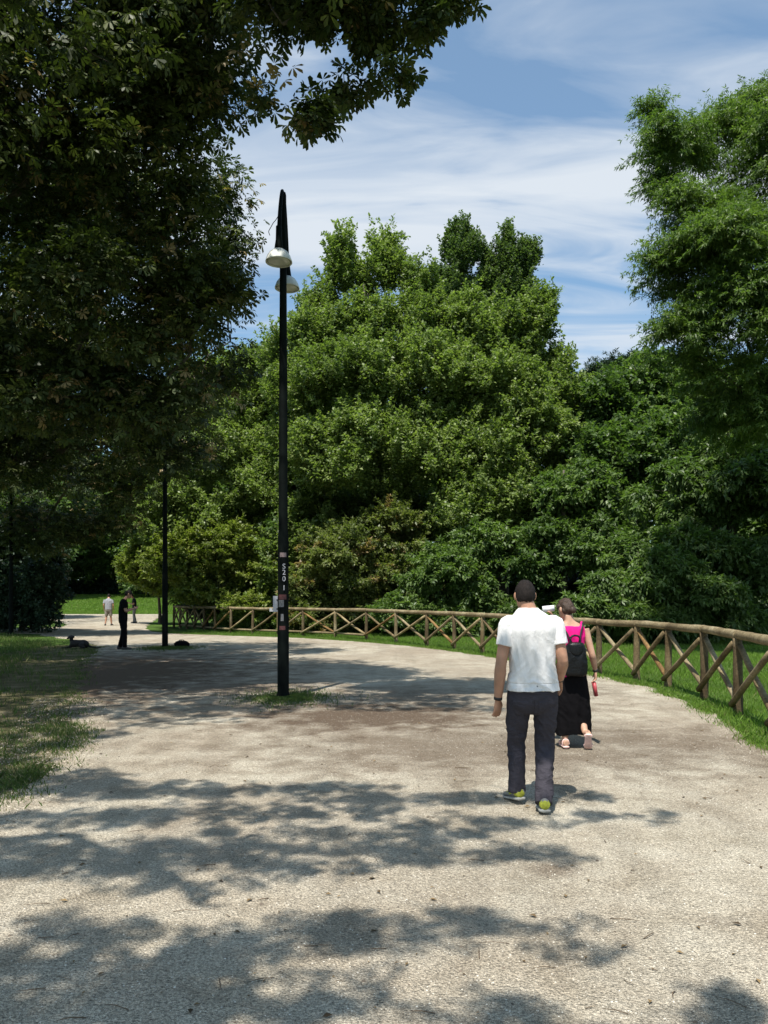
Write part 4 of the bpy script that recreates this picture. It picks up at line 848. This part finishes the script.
def SKIN(name, col):
    m, nt, b = mat(name); f = noise_n(nt, 14, 3)
    nt.links.new(ramp(nt, f, [(0.3, tuple(x*0.85 for x in col)), (0.7, tuple(min(1, x*1.12) for x in col))]), b.inputs['Base Color'])
    b.inputs['Roughness'].default_value = 0.5; b.inputs['Specular IOR Level'].default_value = 0.35; b.inputs['Subsurface Weight'].default_value = 0.08
    b.inputs['Subsurface Radius'].default_value = (0.02, 0.008, 0.004); b.inputs['Subsurface Scale'].default_value = 0.5; return m
def cloth(name, col, rough=0.85, bs=18, bd=0.004, stretch=(1, 1, 0.5), spec=0.15):
    m, nt, b = mat(name); v = mapping(nt, stretch); f = noise_n(nt, bs, 4, 0.6, 0.8, v); w_ = noise_n(nt, 300, 2)
    nt.links.new(mixc(nt, 1.0, ramp(nt, f, [(0.3, tuple(x*0.9 for x in col)), (0.7, tuple(min(1, x*1.08) for x in col))]), ramp(nt, w_, [(0.3, 0.92), (0.7, 1.06)]), 'MULTIPLY'), b.inputs['Base Color'])
    b.inputs['Roughness'].default_value = rough; b.inputs['Specular IOR Level'].default_value = spec; bump(nt, b, f, 1.0, bd)
    return m
SK1 = SKIN('skin', (0.40, 0.215, 0.14)); SK2 = SKIN('skin_light', (0.46, 0.27, 0.185)); EYE = simple('eye', (0.05, 0.04, 0.035), 0.2)
HAIR1 = simple('dark_hair', (0.010, 0.007, 0.006), 0.7, 0.6, 90, bmp=0.006, spec=0.2); HAIR2 = simple('brown_hair', (0.036, 0.020, 0.012), 0.5, 0.5, 70, bmp=0.006, spec=0.4)
WHITE = cloth('white_cotton', (0.68, 0.665, 0.66), 0.9, 16, 0.009, (1, 1, 0.6)); JEANS = cloth('charcoal_denim', (0.050, 0.046, 0.056), 0.9, 16, 0.016, (1, 1, 1.6), 0.08)
PINK = cloth('magenta_cotton', (0.72, 0.012, 0.20), 0.8); BLACKC = cloth('black_cloth', (0.007, 0.0065, 0.0075), 0.9, 10, 0.010, spec=0.05)
LEATHER = simple('black_leather', (0.005, 0.0055, 0.006), 0.38, 0.3, 18, bmp=0.006, spec=0.22); STRAP = simple('black_strap', (0.010, 0.010, 0.011), 0.6)
SHOEY = simple('yellow_green_fabric', (0.33, 0.35, 0.035), 0.7, 0.15, 60); SHOEG = simple('grey_fabric', (0.16, 0.16, 0.15), 0.7, 0.2, 60); SOLE = simple('rubber_sole', (0.30, 0.30, 0.28), 0.8); SOLED = simple('dark_sole', (0.05, 0.05, 0.05), 0.8)
SANDAL = simple('pale_pink_leather', (0.62, 0.42, 0.38), 0.5); PHONEW = simple('pale_phone', (0.70, 0.72, 0.74), 0.3, 0.03); REDCASE = simple('dark_red_case', (0.34, 0.05, 0.06), 0.4)
UPV = Vector((0, 0, 1))
def fold_diag(amp, k=1.0, seed=0.0):
    def f(c):
        a = noise.noise(Vector((c.x*9*k+c.z*4.0*k+seed, c.y*4, c.z*5.5*k-c.x*5*k))); b = noise.noise(Vector((c.x*22*k+seed, c.y*10, c.z*9*k+c.x*12*k)))
        r = 1-abs(a)*2.4; return amp*(r*0.75+b*0.6)-amp*0.25
    return f
def fold_leg(amp, seed=0.0):
    def f(c):
        a = noise.noise(Vector((c.x*10+seed, c.y*10, c.z*13+c.x*10))); b = noise.noise(Vector((c.x*14, c.y*14+seed, c.z*6)))
        return amp*((1-abs(a)*2.6)*0.8+b*0.8)-amp*0.3
    return f

def fold_shirt(c):
    # drapes hanging from the shoulder blades, cross folds over the waist
    x, z = c.x-1.153, c.z; w = min(1, max(0, (1.42-z)/0.25)); v = min(1, max(0, (1.16-z)/0.15))
    a = noise.noise(Vector((x*13+z*3.0, c.y*3, z*2.6-x*4))); b = noise.noise(Vector((x*7+5, c.y*4, z*15+abs(x)*9))); f = noise.noise(Vector((x*30+z*9, c.y*8, z*14)))
    return 0.009*(0.6-abs(a)*2.2)*w*(1-0.4*v)+0.010*(0.5-abs(b)*2.2)*v+0.0025*f-0.002-(0.004 if abs(z-0.972) < 0.004 else 0)

def fold_jeans(c):
    x = c.x-1.157; d = fold_leg(0.009)(c)*(1 if c.z < 0.72 else 0.45)
    if c.y < 6.0 and 0.70 < c.z < 0.845:          # back pockets and centre seam
        if 0.035 < abs(x) < 0.155 and 0.72+abs(abs(x)-0.095)*0.0 < c.z < 0.835: d += 0.0045
        if abs(x) < 0.005: d -= 0.006
    return d

def walking_man():
    Y0 = 6.05
    P = lambda px, py, dy=0.0: W(px, py, Y0+dy)
    root = empty('person', (P(532, 700).x, Y0, 0))
    tag(root, 'man in white t-shirt and dark trousers walking away up the path', 'person', 'two people walking side by side along the path')
    R, Fd = Vector((1, 0, 0)), Vector((0, 1, 0))
    hc = P(525, 595.5, 0.03); la, lf = P(516, 786, 0.30), None
    Lsh, Rsh = P(507.5, 624), P(555.5, 624); Lel, Rel = P(501, 664, -0.04), P(562.5, 661, -0.04); Lwr, Rwr = P(498, 699, 0.02), P(559.5, 680, 0.16)
    Lhip, Rhip = P(520, 694), P(545, 694); Lkn, Rkn = P(516, 742, 0.12), P(545, 745, 0.05); Lan, Ran = P(517, 789, 0.08), P(544, 801, -0.20)
    b_ = bmesh.new()
    torso(b_, [(P(533, 700), 0.15, 0.10), (P(533, 680), 0.145, 0.10), (P(533, 655), 0.15, 0.10), (P(533, 635), 0.165, 0.10), (P(532, 622), 0.17, 0.09), (P(530, 614), 0.10, 0.07), (P(528, 607), 0.062, 0.062), (P(526, 600, 0.01), 0.058, 0.060)], R, Fd)
    headshape(b_, hc, R, Fd, UPV, 1.0)
    for sh, el_, wr, s_ in ((Lsh, Lel, Lwr, -1), (Rsh, Rel, Rwr, 1)):
        tube(b_, [sh, sh.lerp(el_, 0.4), el_, el_.lerp(wr, 0.3), wr], [0.054, 0.051, 0.044, 0.047, 0.031], 14, 4)
        d = (wr-el_).normalized()
        hand(b_, wr, d+Vector((0.05*-s_, 0.05, -0.25)), Vector((-s_*0.5, 0.5, 0)), Vector((0.85, 0.6, 0.1)) if s_ < 0 else Vector((-0.8, 0.7, 0.3)), 1.06, 0.36)
    for hp, kn, an in ((Lhip, Lkn, Lan), (Rhip, Rkn, Ran)):
        tube(b_, [hp, hp.lerp(kn, 0.5), kn, kn.lerp(an, 0.35), an, Vector((an.x, an.y, an.z-0.02))], [0.085, 0.070, 0.052, 0.052, 0.038, 0.038], 14, 3)
    link('body', fuse('man_body', b_, 0.0045, 4), SK1, root)
    eyes(hc, R, Fd, UPV, root, EYE)
    link('hair', hairmesh(hc, R, Fd, UPV, 1.0, -0.058, 0.055, 1.07, 0.010), HAIR1, root)
    b_ = bmesh.new()
    torso(b_, [(P(532.5, 689.8), 0.207, 0.146), (P(532.5, 684), 0.201, 0.132), (P(532, 672), 0.188, 0.120), (P(532, 655), 0.182, 0.112), (P(532, 640), 0.190, 0.118), (P(532, 630), 0.200, 0.122), (P(531.5, 622), 0.190, 0.108), (P(530.5, 615.5), 0.145, 0.092), (P(529, 611), 0.105, 0.080), (P(528, 607.5), 0.074, 0.072)], R, Fd, sq=2.5)
    for sh, el_, s_ in ((Lsh, Lel, -1), (Rsh, Rel, 1)):
        tube(b_, [sh+Vector((-s_*0.05, 0, 0.0)), sh, sh.lerp(el_, 0.30), sh.lerp(el_, 0.56)], [0.066, 0.069, 0.069, 0.070], 18, 4)
    link('t_shirt', fuse('t_shirt', b_, 0.0045, 4, fold_shirt), WHITE, root)
    b_ = bmesh.new()
    torso(b_, [(P(532.5, 683), 0.186, 0.122), (P(532.5, 692), 0.192, 0.126), (P(532.5, 701), 0.194, 0.128), (P(532.5, 707), 0.170, 0.115), (P(532.5, 712), 0.095, 0.085), (P(532.5, 714), 0.03, 0.04)], R, Fd)
    for hp, kn, an, s_ in ((Lhip, Lkn, Lan, -1), (Rhip, Rkn, Ran, 1)):
        tube(b_, [hp+Vector((0, 0, 0.02)), hp.lerp(kn, 0.2), hp.lerp(kn, 0.5)+Vector((s_*0.002, 0, 0)), kn, kn.lerp(an, 0.45), an+Vector((0, 0, -0.02))], [0.098, 0.101, 0.090, 0.075, 0.068, 0.067], 20, 5)
    tr = link('trousers', fuse('trousers', b_, 0.0050, 8, fold_jeans), JEANS, root)
    b_ = bmesh.new(); torso(b_, [(P(532.5, 689.6), 0.1945, 0.1275), (P(532.5, 692.6), 0.1955, 0.1285)], R, Fd); link('waistband', bm_mesh('waistband', b_), JEANS, tr)
    for an, pitch, lift, fd_ in ((Lan, 0.18, 0.0, Vector((-0.28, 0.96, 0)).normalized()), (Ran, 0.10, 0.0, Vector((0.1, 0.99, 0)).normalized())):
        A, S_ = foot(Vector((an.x, an.y, 0)), fd_, 0.285, 0.088, 0.100, pitch, lift)
        b_ = bmesh.new(); ring_loft(b_, A); sh = link('shoe', bm_mesh('shoe', b_), SHOEG, root)
        b_ = bmesh.new(); ring_loft(b_, S_); link('sole', bm_mesh('sole', b_), SOLE, sh)
        me = sh.data; me.materials.append(SHOEY); toe = Vector((an.x, an.y, 0))
        for f in me.polygons:
            q = f.center; a = (q-toe).dot(fd_)
            if a < -0.005 and 0.040 < q.z < 0.104 or (a > 0.03 and q.z > 0.066): f.material_index = 1
        me.update()
    # watch and bracelet
    def wristband(a, b2, t, r, h_, m, nm):
        c = a.lerp(b2, t); d = (b2-a).normalized(); bb = bmesh.new(); tube(bb, [c-d*h_/2, c+d*h_/2], [r, r], 18); link(nm, bm_mesh(nm, bb), m, root)
    wristband(Lel, Lwr, 0.97, 0.034, 0.024, STRAP, 'watch'); wristband(Rel, Rwr, 0.93, 0.034, 0.012, STRAP, 'bracelet')
walking_man()

def walking_woman():
    Y0 = 8.38
    P = lambda px, py, dy=0.0: W(px, py, Y0+dy)
    root = empty('person', (P(571, 700).x, Y0, 0))
    tag(root, 'woman in pink top with black backpack walking beside the white shirted man', 'person', 'two people walking side by side along the path')
    R, Fd = Vector((1, 0, 0)), Vector((0, 1, 0))
    hf = Vector((-0.45, 0.87, -0.18)).normalized(); hr = Vector((0.87, 0.45, 0)).normalized(); hu = hr.cross(hf).normalized()
    hc = P(565.5, 609.3, 0.04)
    Lsh, Rsh = P(557.5, 629), P(585, 629); Lel, Rel = P(550, 650, 0.10), P(592, 654, -0.04); Lwr, Rwr = P(552.5, 622, 0.26), P(595.5, 671, 0.02)
    Lhip, Rhip = P(563.5, 682), P(579, 682); Lkn, Rkn = P(564.5, 712, 0.10), P(580, 712, 0.02); Lan, Ran = P(565, 739, -0.05), Vector((P(585.5, 731, -0.15).x, Y0-0.13, 0.19))
    b_ = bmesh.new()
    torso(b_, [(P(571, 684), 0.14, 0.10), (P(571, 668), 0.115, 0.085), (P(571, 650), 0.12, 0.09), (P(571, 636), 0.14, 0.095), (P(571, 628.5), 0.150, 0.080), (P(570.5, 624), 0.105, 0.062), (P(569.5, 620.5), 0.055, 0.052), (P(568, 615, 0.01), 0.047, 0.050)], R, Fd)
    headshape(b_, hc, hr, hf, hu, 0.93)
    for sh, el_, wr in ((Lsh, Lel, Lwr), (Rsh, Rel, Rwr)):
        tube(b_, [sh, sh.lerp(el_, 0.4), el_, el_.lerp(wr, 0.3), wr], [0.046, 0.041, 0.035, 0.036, 0.023], 14, 4)
    hand(b_, Rwr, Vector((0.02, 0.05, -1)), Vector((-1, 0, 0)), Vector((0, 1, 0)), 0.92, 0.75)
    hand(b_, Lwr, Vector((-0.1, -0.15, 1)), Vector((-1, 0.2, 0.1)), Vector((0, -1, 0)), 0.92, 0.75)
    for hp, kn, an in ((Lhip, Lkn, Lan), (Rhip, Rkn, Ran)):
        tube(b_, [hp, hp.lerp(kn, 0.5), kn, kn.lerp(an, 0.35), an], [0.080, 0.068, 0.050, 0.050, 0.032], 14, 3)
    A, S_ = foot(Vector((Lan.x, Lan.y, 0)), Fd, 0.235, 0.070, 0.080, 0.0, 0.012); ring_loft(b_, A)
    A2, S2 = foot(Vector((Ran.x+0.0, Y0-0.27, 0)), Vector((0.22, 0.97, 0)).normalized(), 0.235, 0.060, 0.080, 1.15, 0.012); ring_loft(b_, A2)
    tube(b_, [Ran, sum(A2[1], Vector())/16], [0.034, 0.030], 12)
    link('body', fuse('woman_body', b_, 0.0045, 4), SK2, root)
    eyes(hc, hr, hf, hu, root, EYE, 0.93)
    hm = link('hair', hairmesh(hc, hr, hf, hu, 0.93, -0.070, 0.05, 1.15, 0.022, (0.02, -0.105, -0.025, 0.046)), HAIR2, root)
    b_ = bmesh.new()
    torso(b_, [(P(571, 677), 0.138, 0.108), (P(571, 665), 0.128, 0.098), (P(571, 650), 0.133, 0.102), (P(571, 638), 0.148, 0.106), (P(571, 631), 0.150, 0.098), (P(571, 626), 0.135, 0.084)], R, Fd, sq=2.6)
    for x0 in (560.5, 581.5): tube(b_, [P(x0, 630, -0.075), P(x0, 625.0, -0.055), P(x0+0.3, 623.0, 0.0), P(x0, 626, 0.055), P(x0, 632, 0.08)], [0.020, 0.019, 0.018, 0.018, 0.018], 10, 3)
    link('tank_top', fuse('tank_top', b_, 0.006, 4, fold_diag(0.005, 1.2, 3)), PINK, root)
    b_ = bmesh.new(); D = cat([(668, 0.135, 0.110), (678, 0.160, 0.130), (695, 0.180, 0.150), (710, 0.190, 0.150), (725, 0.196, 0.148), (733.5, 0.198, 0.145)], 6); rg = []
    for q, (py, a, b2) in enumerate(D):
        t0 = (py-668)/68; c = P(572.0+1.0*t0, py, 0.03*t0); ring = []
        for k in range(72):
            th = 2*math.pi*k/72; w_ = 1+t0*(0.055*math.sin(th*7+1.2*math.sin(t0*3))+0.035*math.sin(th*13+2))-0.16*t0*math.exp(-((math.sin(th/2+math.pi/4*1.0)**2-1.0)/0.02)**2)
            ring.append(c+R*a*w_*math.cos(th)+Fd*b2*w_*math.sin(th)+UPV*(0.012*t0*math.sin(th*3)))
        rg.append(ring)
    ring_loft(b_, rg); link('wide_trousers', fuse('wide_trousers', b_, 0.006, 2, fold_leg(0.005, 5)), BLACKC, root)
    for Af, Sf in ((A, S_), (A2, S2)):
        b_ = bmesh.new(); ring_loft(b_, Sf); sd_ = link('sandal', bm_mesh('sandal', b_), SANDAL, root)
        for idx, th in ((2, 0.006), (5, 0.006), (6, 0.005)):
            c = sum(Af[idx], Vector())/16; b_ = bmesh.new(); pts = [c+(p-c)*1.06 for p in Af[idx]]; tube(b_, pts+[pts[0]], [th+0.003]*17, 6); link('strap', bm_mesh('strap', b_), SANDAL, sd_)
    b_ = bmesh.new(); d = (Rwr-Rel).normalized(); c = Rel.lerp(Rwr, 0.95); tube(b_, [c-d*0.012, c+d*0.012], [0.028, 0.028], 16); link('bracelet', bm_mesh('bracelet', b_), STRAP, root)
    # backpack: worn, yet a thing of its own
    bp = empty('backpack', P(576, 675, -0.17)); tag(bp, 'small black leather backpack on the back of the woman in pink', 'backpack')
    b_ = bmesh.new(); cx_, yb = 575.5, -0.165
    torso(b_, [(P(cx_, 676, yb), 0.095, 0.045), (P(cx_, 674, yb), 0.118, 0.062), (P(cx_, 668, yb), 0.124, 0.068), (P(cx_, 658, yb), 0.120, 0.064), (P(cx_, 650, yb), 0.110, 0.055), (P(cx_, 644.5, yb), 0.092, 0.045), (P(cx_, 642.5, yb), 0.07, 0.03)], R, Fd, sq=3.2)
    link('bag', fuse('backpack_bag', b_, 0.006, 3, fold_diag(0.006, 1.4, 8)), LEATHER, bp)
    b_ = bmesh.new(); torso(b_, [(P(cx_, 642.3, yb-0.004), 0.06, 0.040), (P(cx_, 645, yb-0.010), 0.088, 0.054), (P(cx_, 652, yb-0.014), 0.080, 0.058), (P(cx_, 655, yb-0.016), 0.04, 0.056)], R, Fd, sq=2.6); link('flap', fuse('backpack_flap', b_, 0.005, 2), LEATHER, bp)
    b_ = bmesh.new(); tube(b_, [P(570.5, 644, yb), P(570.5, 638.5, yb+0.01), P(573, 635.8, yb+0.02), P(577.5, 635.8, yb+0.02), P(580, 638.5, yb+0.01), P(580, 644, yb)], [0.011]*6, 8, 4); link('handle', bm_mesh('backpack_handle', b_), LEATHER, bp)
    for x0, x1 in ((572, 562.5), (579, 582.5)):
        b_ = bmesh.new(); tube(b_, [P(x0, 643, yb+0.03), P((x0+x1)/2, 634, -0.115), P(x1, 625.5, -0.088), P(x1, 622.0, 0.0), P(x1, 627, 0.09), P(x1, 645, 0.125), P(x1+(3 if x1 < 570 else -1), 668, 0.10), P(x1+(-1 if x1 < 570 else 3), 671, -0.06)], [0.0095]*8, 8, 4, squash=0.5); link('strap', bm_mesh('backpack_strap', b_), STRAP, bp)
    ph = bmesh.new(); boxm(ph, P(548.5, 608.8, 0.26), (0.135, 0.009, 0.070), Matrix.Rotation(-0.10, 3, 'Y'), 0.003)
    o = link('phone', bm_mesh('phone', ph), PHONEW); tag(o, 'pale phone held sideways up beside the woman\'s head', 'phone')
    ph = bmesh.new(); boxm(ph, P(594.8, 689.0, 0.03), (0.032, 0.078, 0.160), Matrix.Rotation(-0.14, 3, 'Y') @ Matrix.Rotation(-0.1, 3, 'X'), 0.005)
    o = link('wallet', bm_mesh('wallet', ph), REDCASE); tag(o, 'dark red wallet hanging in the woman\'s right hand', 'wallet')
walking_woman()

def standing(label, group, px, py_foot, Hh, fdir, top, bottom, skin, hair_m, legs='long', arms='phone', shoe=None, lean=0.06):
    """a distant standing figure built from the same pieces"""
    x, y = G(px, py_foot); s = Hh/1.78; Fd = Vector((fdir[0], fdir[1], 0)).normalized(); R = Fd.cross(UPV).normalized(); O = Vector((x, y, 0))
    L = lambda r, f, z: O+R*r*s+Fd*f*s+UPV*z*s
    root = empty('person', (x, y, 0)); tag(root, label, 'person', group)
    hf = (Fd-UPV*0.45).normalized(); hu = R.cross(hf).normalized()
    hc = L(0, 0.09+lean, 1.635)
    b_ = bmesh.new()
    torso(b_, [(L(0, 0, 0.90), 0.155*s, 0.10*s), (L(0, 0.0, 1.05), 0.145*s, 0.10*s), (L(0, 0.01, 1.22), 0.155*s, 0.105*s), (L(0, 0.02, 1.38), 0.175*s, 0.10*s), (L(0, 0.02, 1.45), 0.12*s, 0.075*s), (L(0, 0.04+lean*0.5, 1.51), 0.062*s, 0.06*s), (L(0, 0.07+lean, 1.58), 0.055*s, 0.056*s)], R, Fd)
    headshape(b_, hc, R, hf, hu, s)
    J = []
    for q in (-1, 1):
        sh = L(q*0.19, 0.02, 1.42)
        if arms == 'phone': el_, wr, hd_ = L(q*0.24, 0.05, 1.14), L(q*0.09, 0.29, 1.20), (Fd+UPV*0.3-R*q*0.5)
        else: el_, wr, hd_ = L(q*0.25, -0.03, 1.13), L(q*0.24, 0.06, 0.90), (-UPV+Fd*0.2)
        tube(b_, [sh, sh.lerp(el_, 0.4), el_, el_.lerp(wr, 0.3), wr], [0.052*s, 0.048*s, 0.042*s, 0.042*s, 0.028*s], 12, 3)
        hand(b_, wr, hd_, -R*q if arms != 'phone' else UPV, Fd if arms != 'phone' else -R*q+UPV, s, 0.6)
        hp, kn, an = L(q*0.095, 0, 0.90), L(q*0.115, 0.03, 0.50), L(q*0.135+0.02*q, -0.02+0.05*q, 0.09)
        J.append((sh, el_, wr, hp, kn, an, q)); tube(b_, [hp, hp.lerp(kn, 0.5), kn, kn.lerp(an, 0.35), an, an-UPV*0.04*s], [0.088*s, 0.074*s, 0.054*s, 0.056*s, 0.038*s, 0.036*s], 12, 3)
    link('body', fuse('person_body', b_, 0.010, 2), skin, root)
    link('hair', hairmesh(hc, R, hf, hu, s, -0.07, 0.05, 1.09, 0.006), hair_m, root)
    b_ = bmesh.new()
    torso(b_, [(L(0, 0, 0.89), 0.195*s, 0.130*s), (L(0, 0, 1.02), 0.185*s, 0.125*s), (L(0, 0.01, 1.20), 0.190*s, 0.128*s), (L(0, 0.02, 1.36), 0.205*s, 0.120*s), (L(0, 0.02, 1.44), 0.15*s, 0.09*s), (L(0, 0.04, 1.50), 0.07*s, 0.07*s)], R, Fd)
    for sh, el_, wr, hp, kn, an, q in J: tube(b_, [sh, sh.lerp(el_, 0.3), sh.lerp(el_, 0.7)], [0.072*s, 0.070*s, 0.068*s], 14, 3)
    link('shirt', fuse('shirt', b_, 0.012, 2, fold_diag(0.010)), top, root)
    b_ = bmesh.new(); torso(b_, [(L(0, 0, 0.97), 0.175*s, 0.12*s), (L(0, 0, 0.86), 0.19*s, 0.125*s), (L(0, 0, 0.78), 0.17*s, 0.11*s)], R, Fd)
    for sh, el_, wr, hp, kn, an, q in J:
        if legs == 'long': tube(b_, [hp, hp.lerp(kn, 0.5), kn, kn.lerp(an, 0.5), an-UPV*0.02*s], [0.10*s, 0.092*s, 0.078*s, 0.072*s, 0.068*s], 14, 4)
        else: tube(b_, [hp, hp.lerp(kn, 0.5), kn+UPV*0.04*s], [0.10*s, 0.10*s, 0.095*s], 14, 4)
    link('trousers' if legs == 'long' else 'shorts', fuse('legwear', b_, 0.012, 2, fold_leg(0.008)), bottom, root)
    for j in J:
        A, S_ = foot(Vector((j[5].x, j[5].y, 0)), (Fd+R*j[6]*0.25).normalized(), 0.28*s, 0.09*s, 0.10*s)
        b_ = bmesh.new(); ring_loft(b_, A); sh_ = link('shoe', bm_mesh('shoe', b_), shoe or SOLED, root); b_ = bmesh.new(); ring_loft(b_, S_); link('sole', bm_mesh('sole', b_), SOLED, sh_)
    return L
GREYW = cloth('pale_grey_cotton', (0.28, 0.29, 0.32)); BEIGE = cloth('beige_cotton', (0.22, 0.20, 0.17)); NAVY = cloth('dark_blue_cotton', (0.02, 0.022, 0.03)); PALET = cloth('pale_trousers', (0.20, 0.20, 0.20))
Lm = standing('man in dark clothes standing in the shade looking at his phone', None, 123, 649.5, 1.86, (0.75, 0.35), BLACKC, BLACKC, SK1, HAIR1)
b_ = bmesh.new(); boxm(b_, Lm(0, 0.38, 1.25), (0.075, 0.01, 0.15), Matrix.Rotation(math.atan2(0.35, 0.75)-math.pi/2, 3, 'Z') @ Matrix.Rotation(-0.7, 3, 'X'), 0.004)
tag(link('phone', bm_mesh('phone', b_), STRAP), 'dark phone held by the lone man standing in the shade', 'phone')
standing('distant person in pale grey shirt and shorts behind the lone man', 'distant pair standing on the far path', 108.5, 625.5, 1.80, (-0.2, 1), GREYW, BEIGE, SK1, HAIR1, 'short', 'down')
standing('distant person in dark top and pale trousers, right of the lone man', 'distant pair standing on the far path', 134.5, 623.0, 1.80, (-1, -0.3), NAVY, PALET, SK1, HAIR1, 'long', 'phone')

# a dark dog lying in the grass edge, and a dark bag on the gravel
FUR = simple('black_fur', (0.014, 0.012, 0.011), 0.8, 0.5, 60, bmp=0.006)
def dog():
    x, y = G(78, 648.2); root = empty('dog', (x, y, 0)); tag(root, 'black dog lying on the ground with its head raised, left of the lone man', 'dog')
    V_ = lambda a, b2, z: Vector((x+a, y+b2, z)); b_ = bmesh.new()
    tube(b_, [V_(-0.22, 0, 0.13), V_(-0.12, 0, 0.15), V_(0.05, 0.02, 0.15), V_(0.20, 0.03, 0.14), V_(0.32, 0.04, 0.10)], [0.09, 0.12, 0.11, 0.12, 0.06], 16, 4)
    tube(b_, [V_(-0.16, 0, 0.18), V_(-0.20, -0.02, 0.26), V_(-0.19, -0.03, 0.33)], [0.075, 0.060, 0.055], 12, 3)
    ell(b_, V_(-0.20, -0.04, 0.35), (Vector((0.075, 0, 0)), Vector((0, 0.08, 0)), Vector((0, 0, 0.065))), 16)
    tube(b_, [V_(-0.22, -0.08, 0.345), V_(-0.25, -0.16, 0.325), V_(-0.26, -0.20, 0.32)], [0.045, 0.032, 0.020], 10, 3)
    for q in (-1, 1):
        tube(b_, [V_(-0.18, q*0.07, 0.14), V_(-0.24, q*0.08-0.02, 0.05), V_(-0.40, q*0.08-0.04, 0.03), V_(-0.46, q*0.08-0.04, 0.022)], [0.05, 0.038, 0.028, 0.026], 10, 3)
        tube(b_, [V_(0.22, q*0.09, 0.12), V_(0.10, q*0.13, 0.10), V_(0.26, q*0.14, 0.04), V_(0.12, q*0.15, 0.024)], [0.075, 0.06, 0.035, 0.024], 10, 3)
    tube(b_, [V_(0.32, 0.04, 0.08), V_(0.46, 0.02, 0.03), V_(0.62, -0.03, 0.02), V_(0.74, -0.03, 0.02)], [0.035, 0.026, 0.020, 0.01], 8, 3)
    link('body', fuse('dog_body', b_, 0.009, 3), FUR, root)
    for q in (-1, 1):
        b_ = bmesh.new(); tube(b_, [V_(-0.20+q*0.055, -0.03, 0.395), V_(-0.20+q*0.085, -0.04, 0.37), V_(-0.20+q*0.09, -0.05, 0.32)], [0.018, 0.028, 0.012], 8, 3, squash=0.5); link('ear', bm_mesh('ear', b_), FUR, root)
dog()
def duffel():
    x, y = G(182, 647.2); root = empty('bag', (x, y, 0)); tag(root, 'dark soft bag lying on the gravel right of the middle lamp post', 'bag')
    b_ = bmesh.new(); tube(b_, [(x-0.24, y, 0.08), (x-0.16, y, 0.10), (x, y, 0.115), (x+0.14, y, 0.10), (x+0.24, y, 0.07)], [0.05, 0.09, 0.105, 0.095, 0.05], 18, 4)
    for v in b_.verts: v.co.z = max(v.co.z, 0.005)
    link('body', fuse('bag_body', b_, 0.010, 3, fold_diag(0.015, 1.2)), BLACKC, root)
    b_ = bmesh.new(); tube(b_, [(x-0.10, y-0.05, 0.19), (x-0.06, y-0.07, 0.235), (x+0.06, y-0.07, 0.235), (x+0.10, y-0.05, 0.19)], [0.010]*4, 8, 4); link('handle', bm_mesh('handle', b_), STRAP, root)
    b_ = bmesh.new(); tube(b_, [(x-0.24, y-0.03, 0.06), (x-0.32, y-0.1, 0.015), (x-0.46, y-0.08, 0.014), (x-0.5, y+0.03, 0.014)], [0.012]*4, 8, 4); link('strap', bm_mesh('strap', b_), STRAP, root)
duffel()
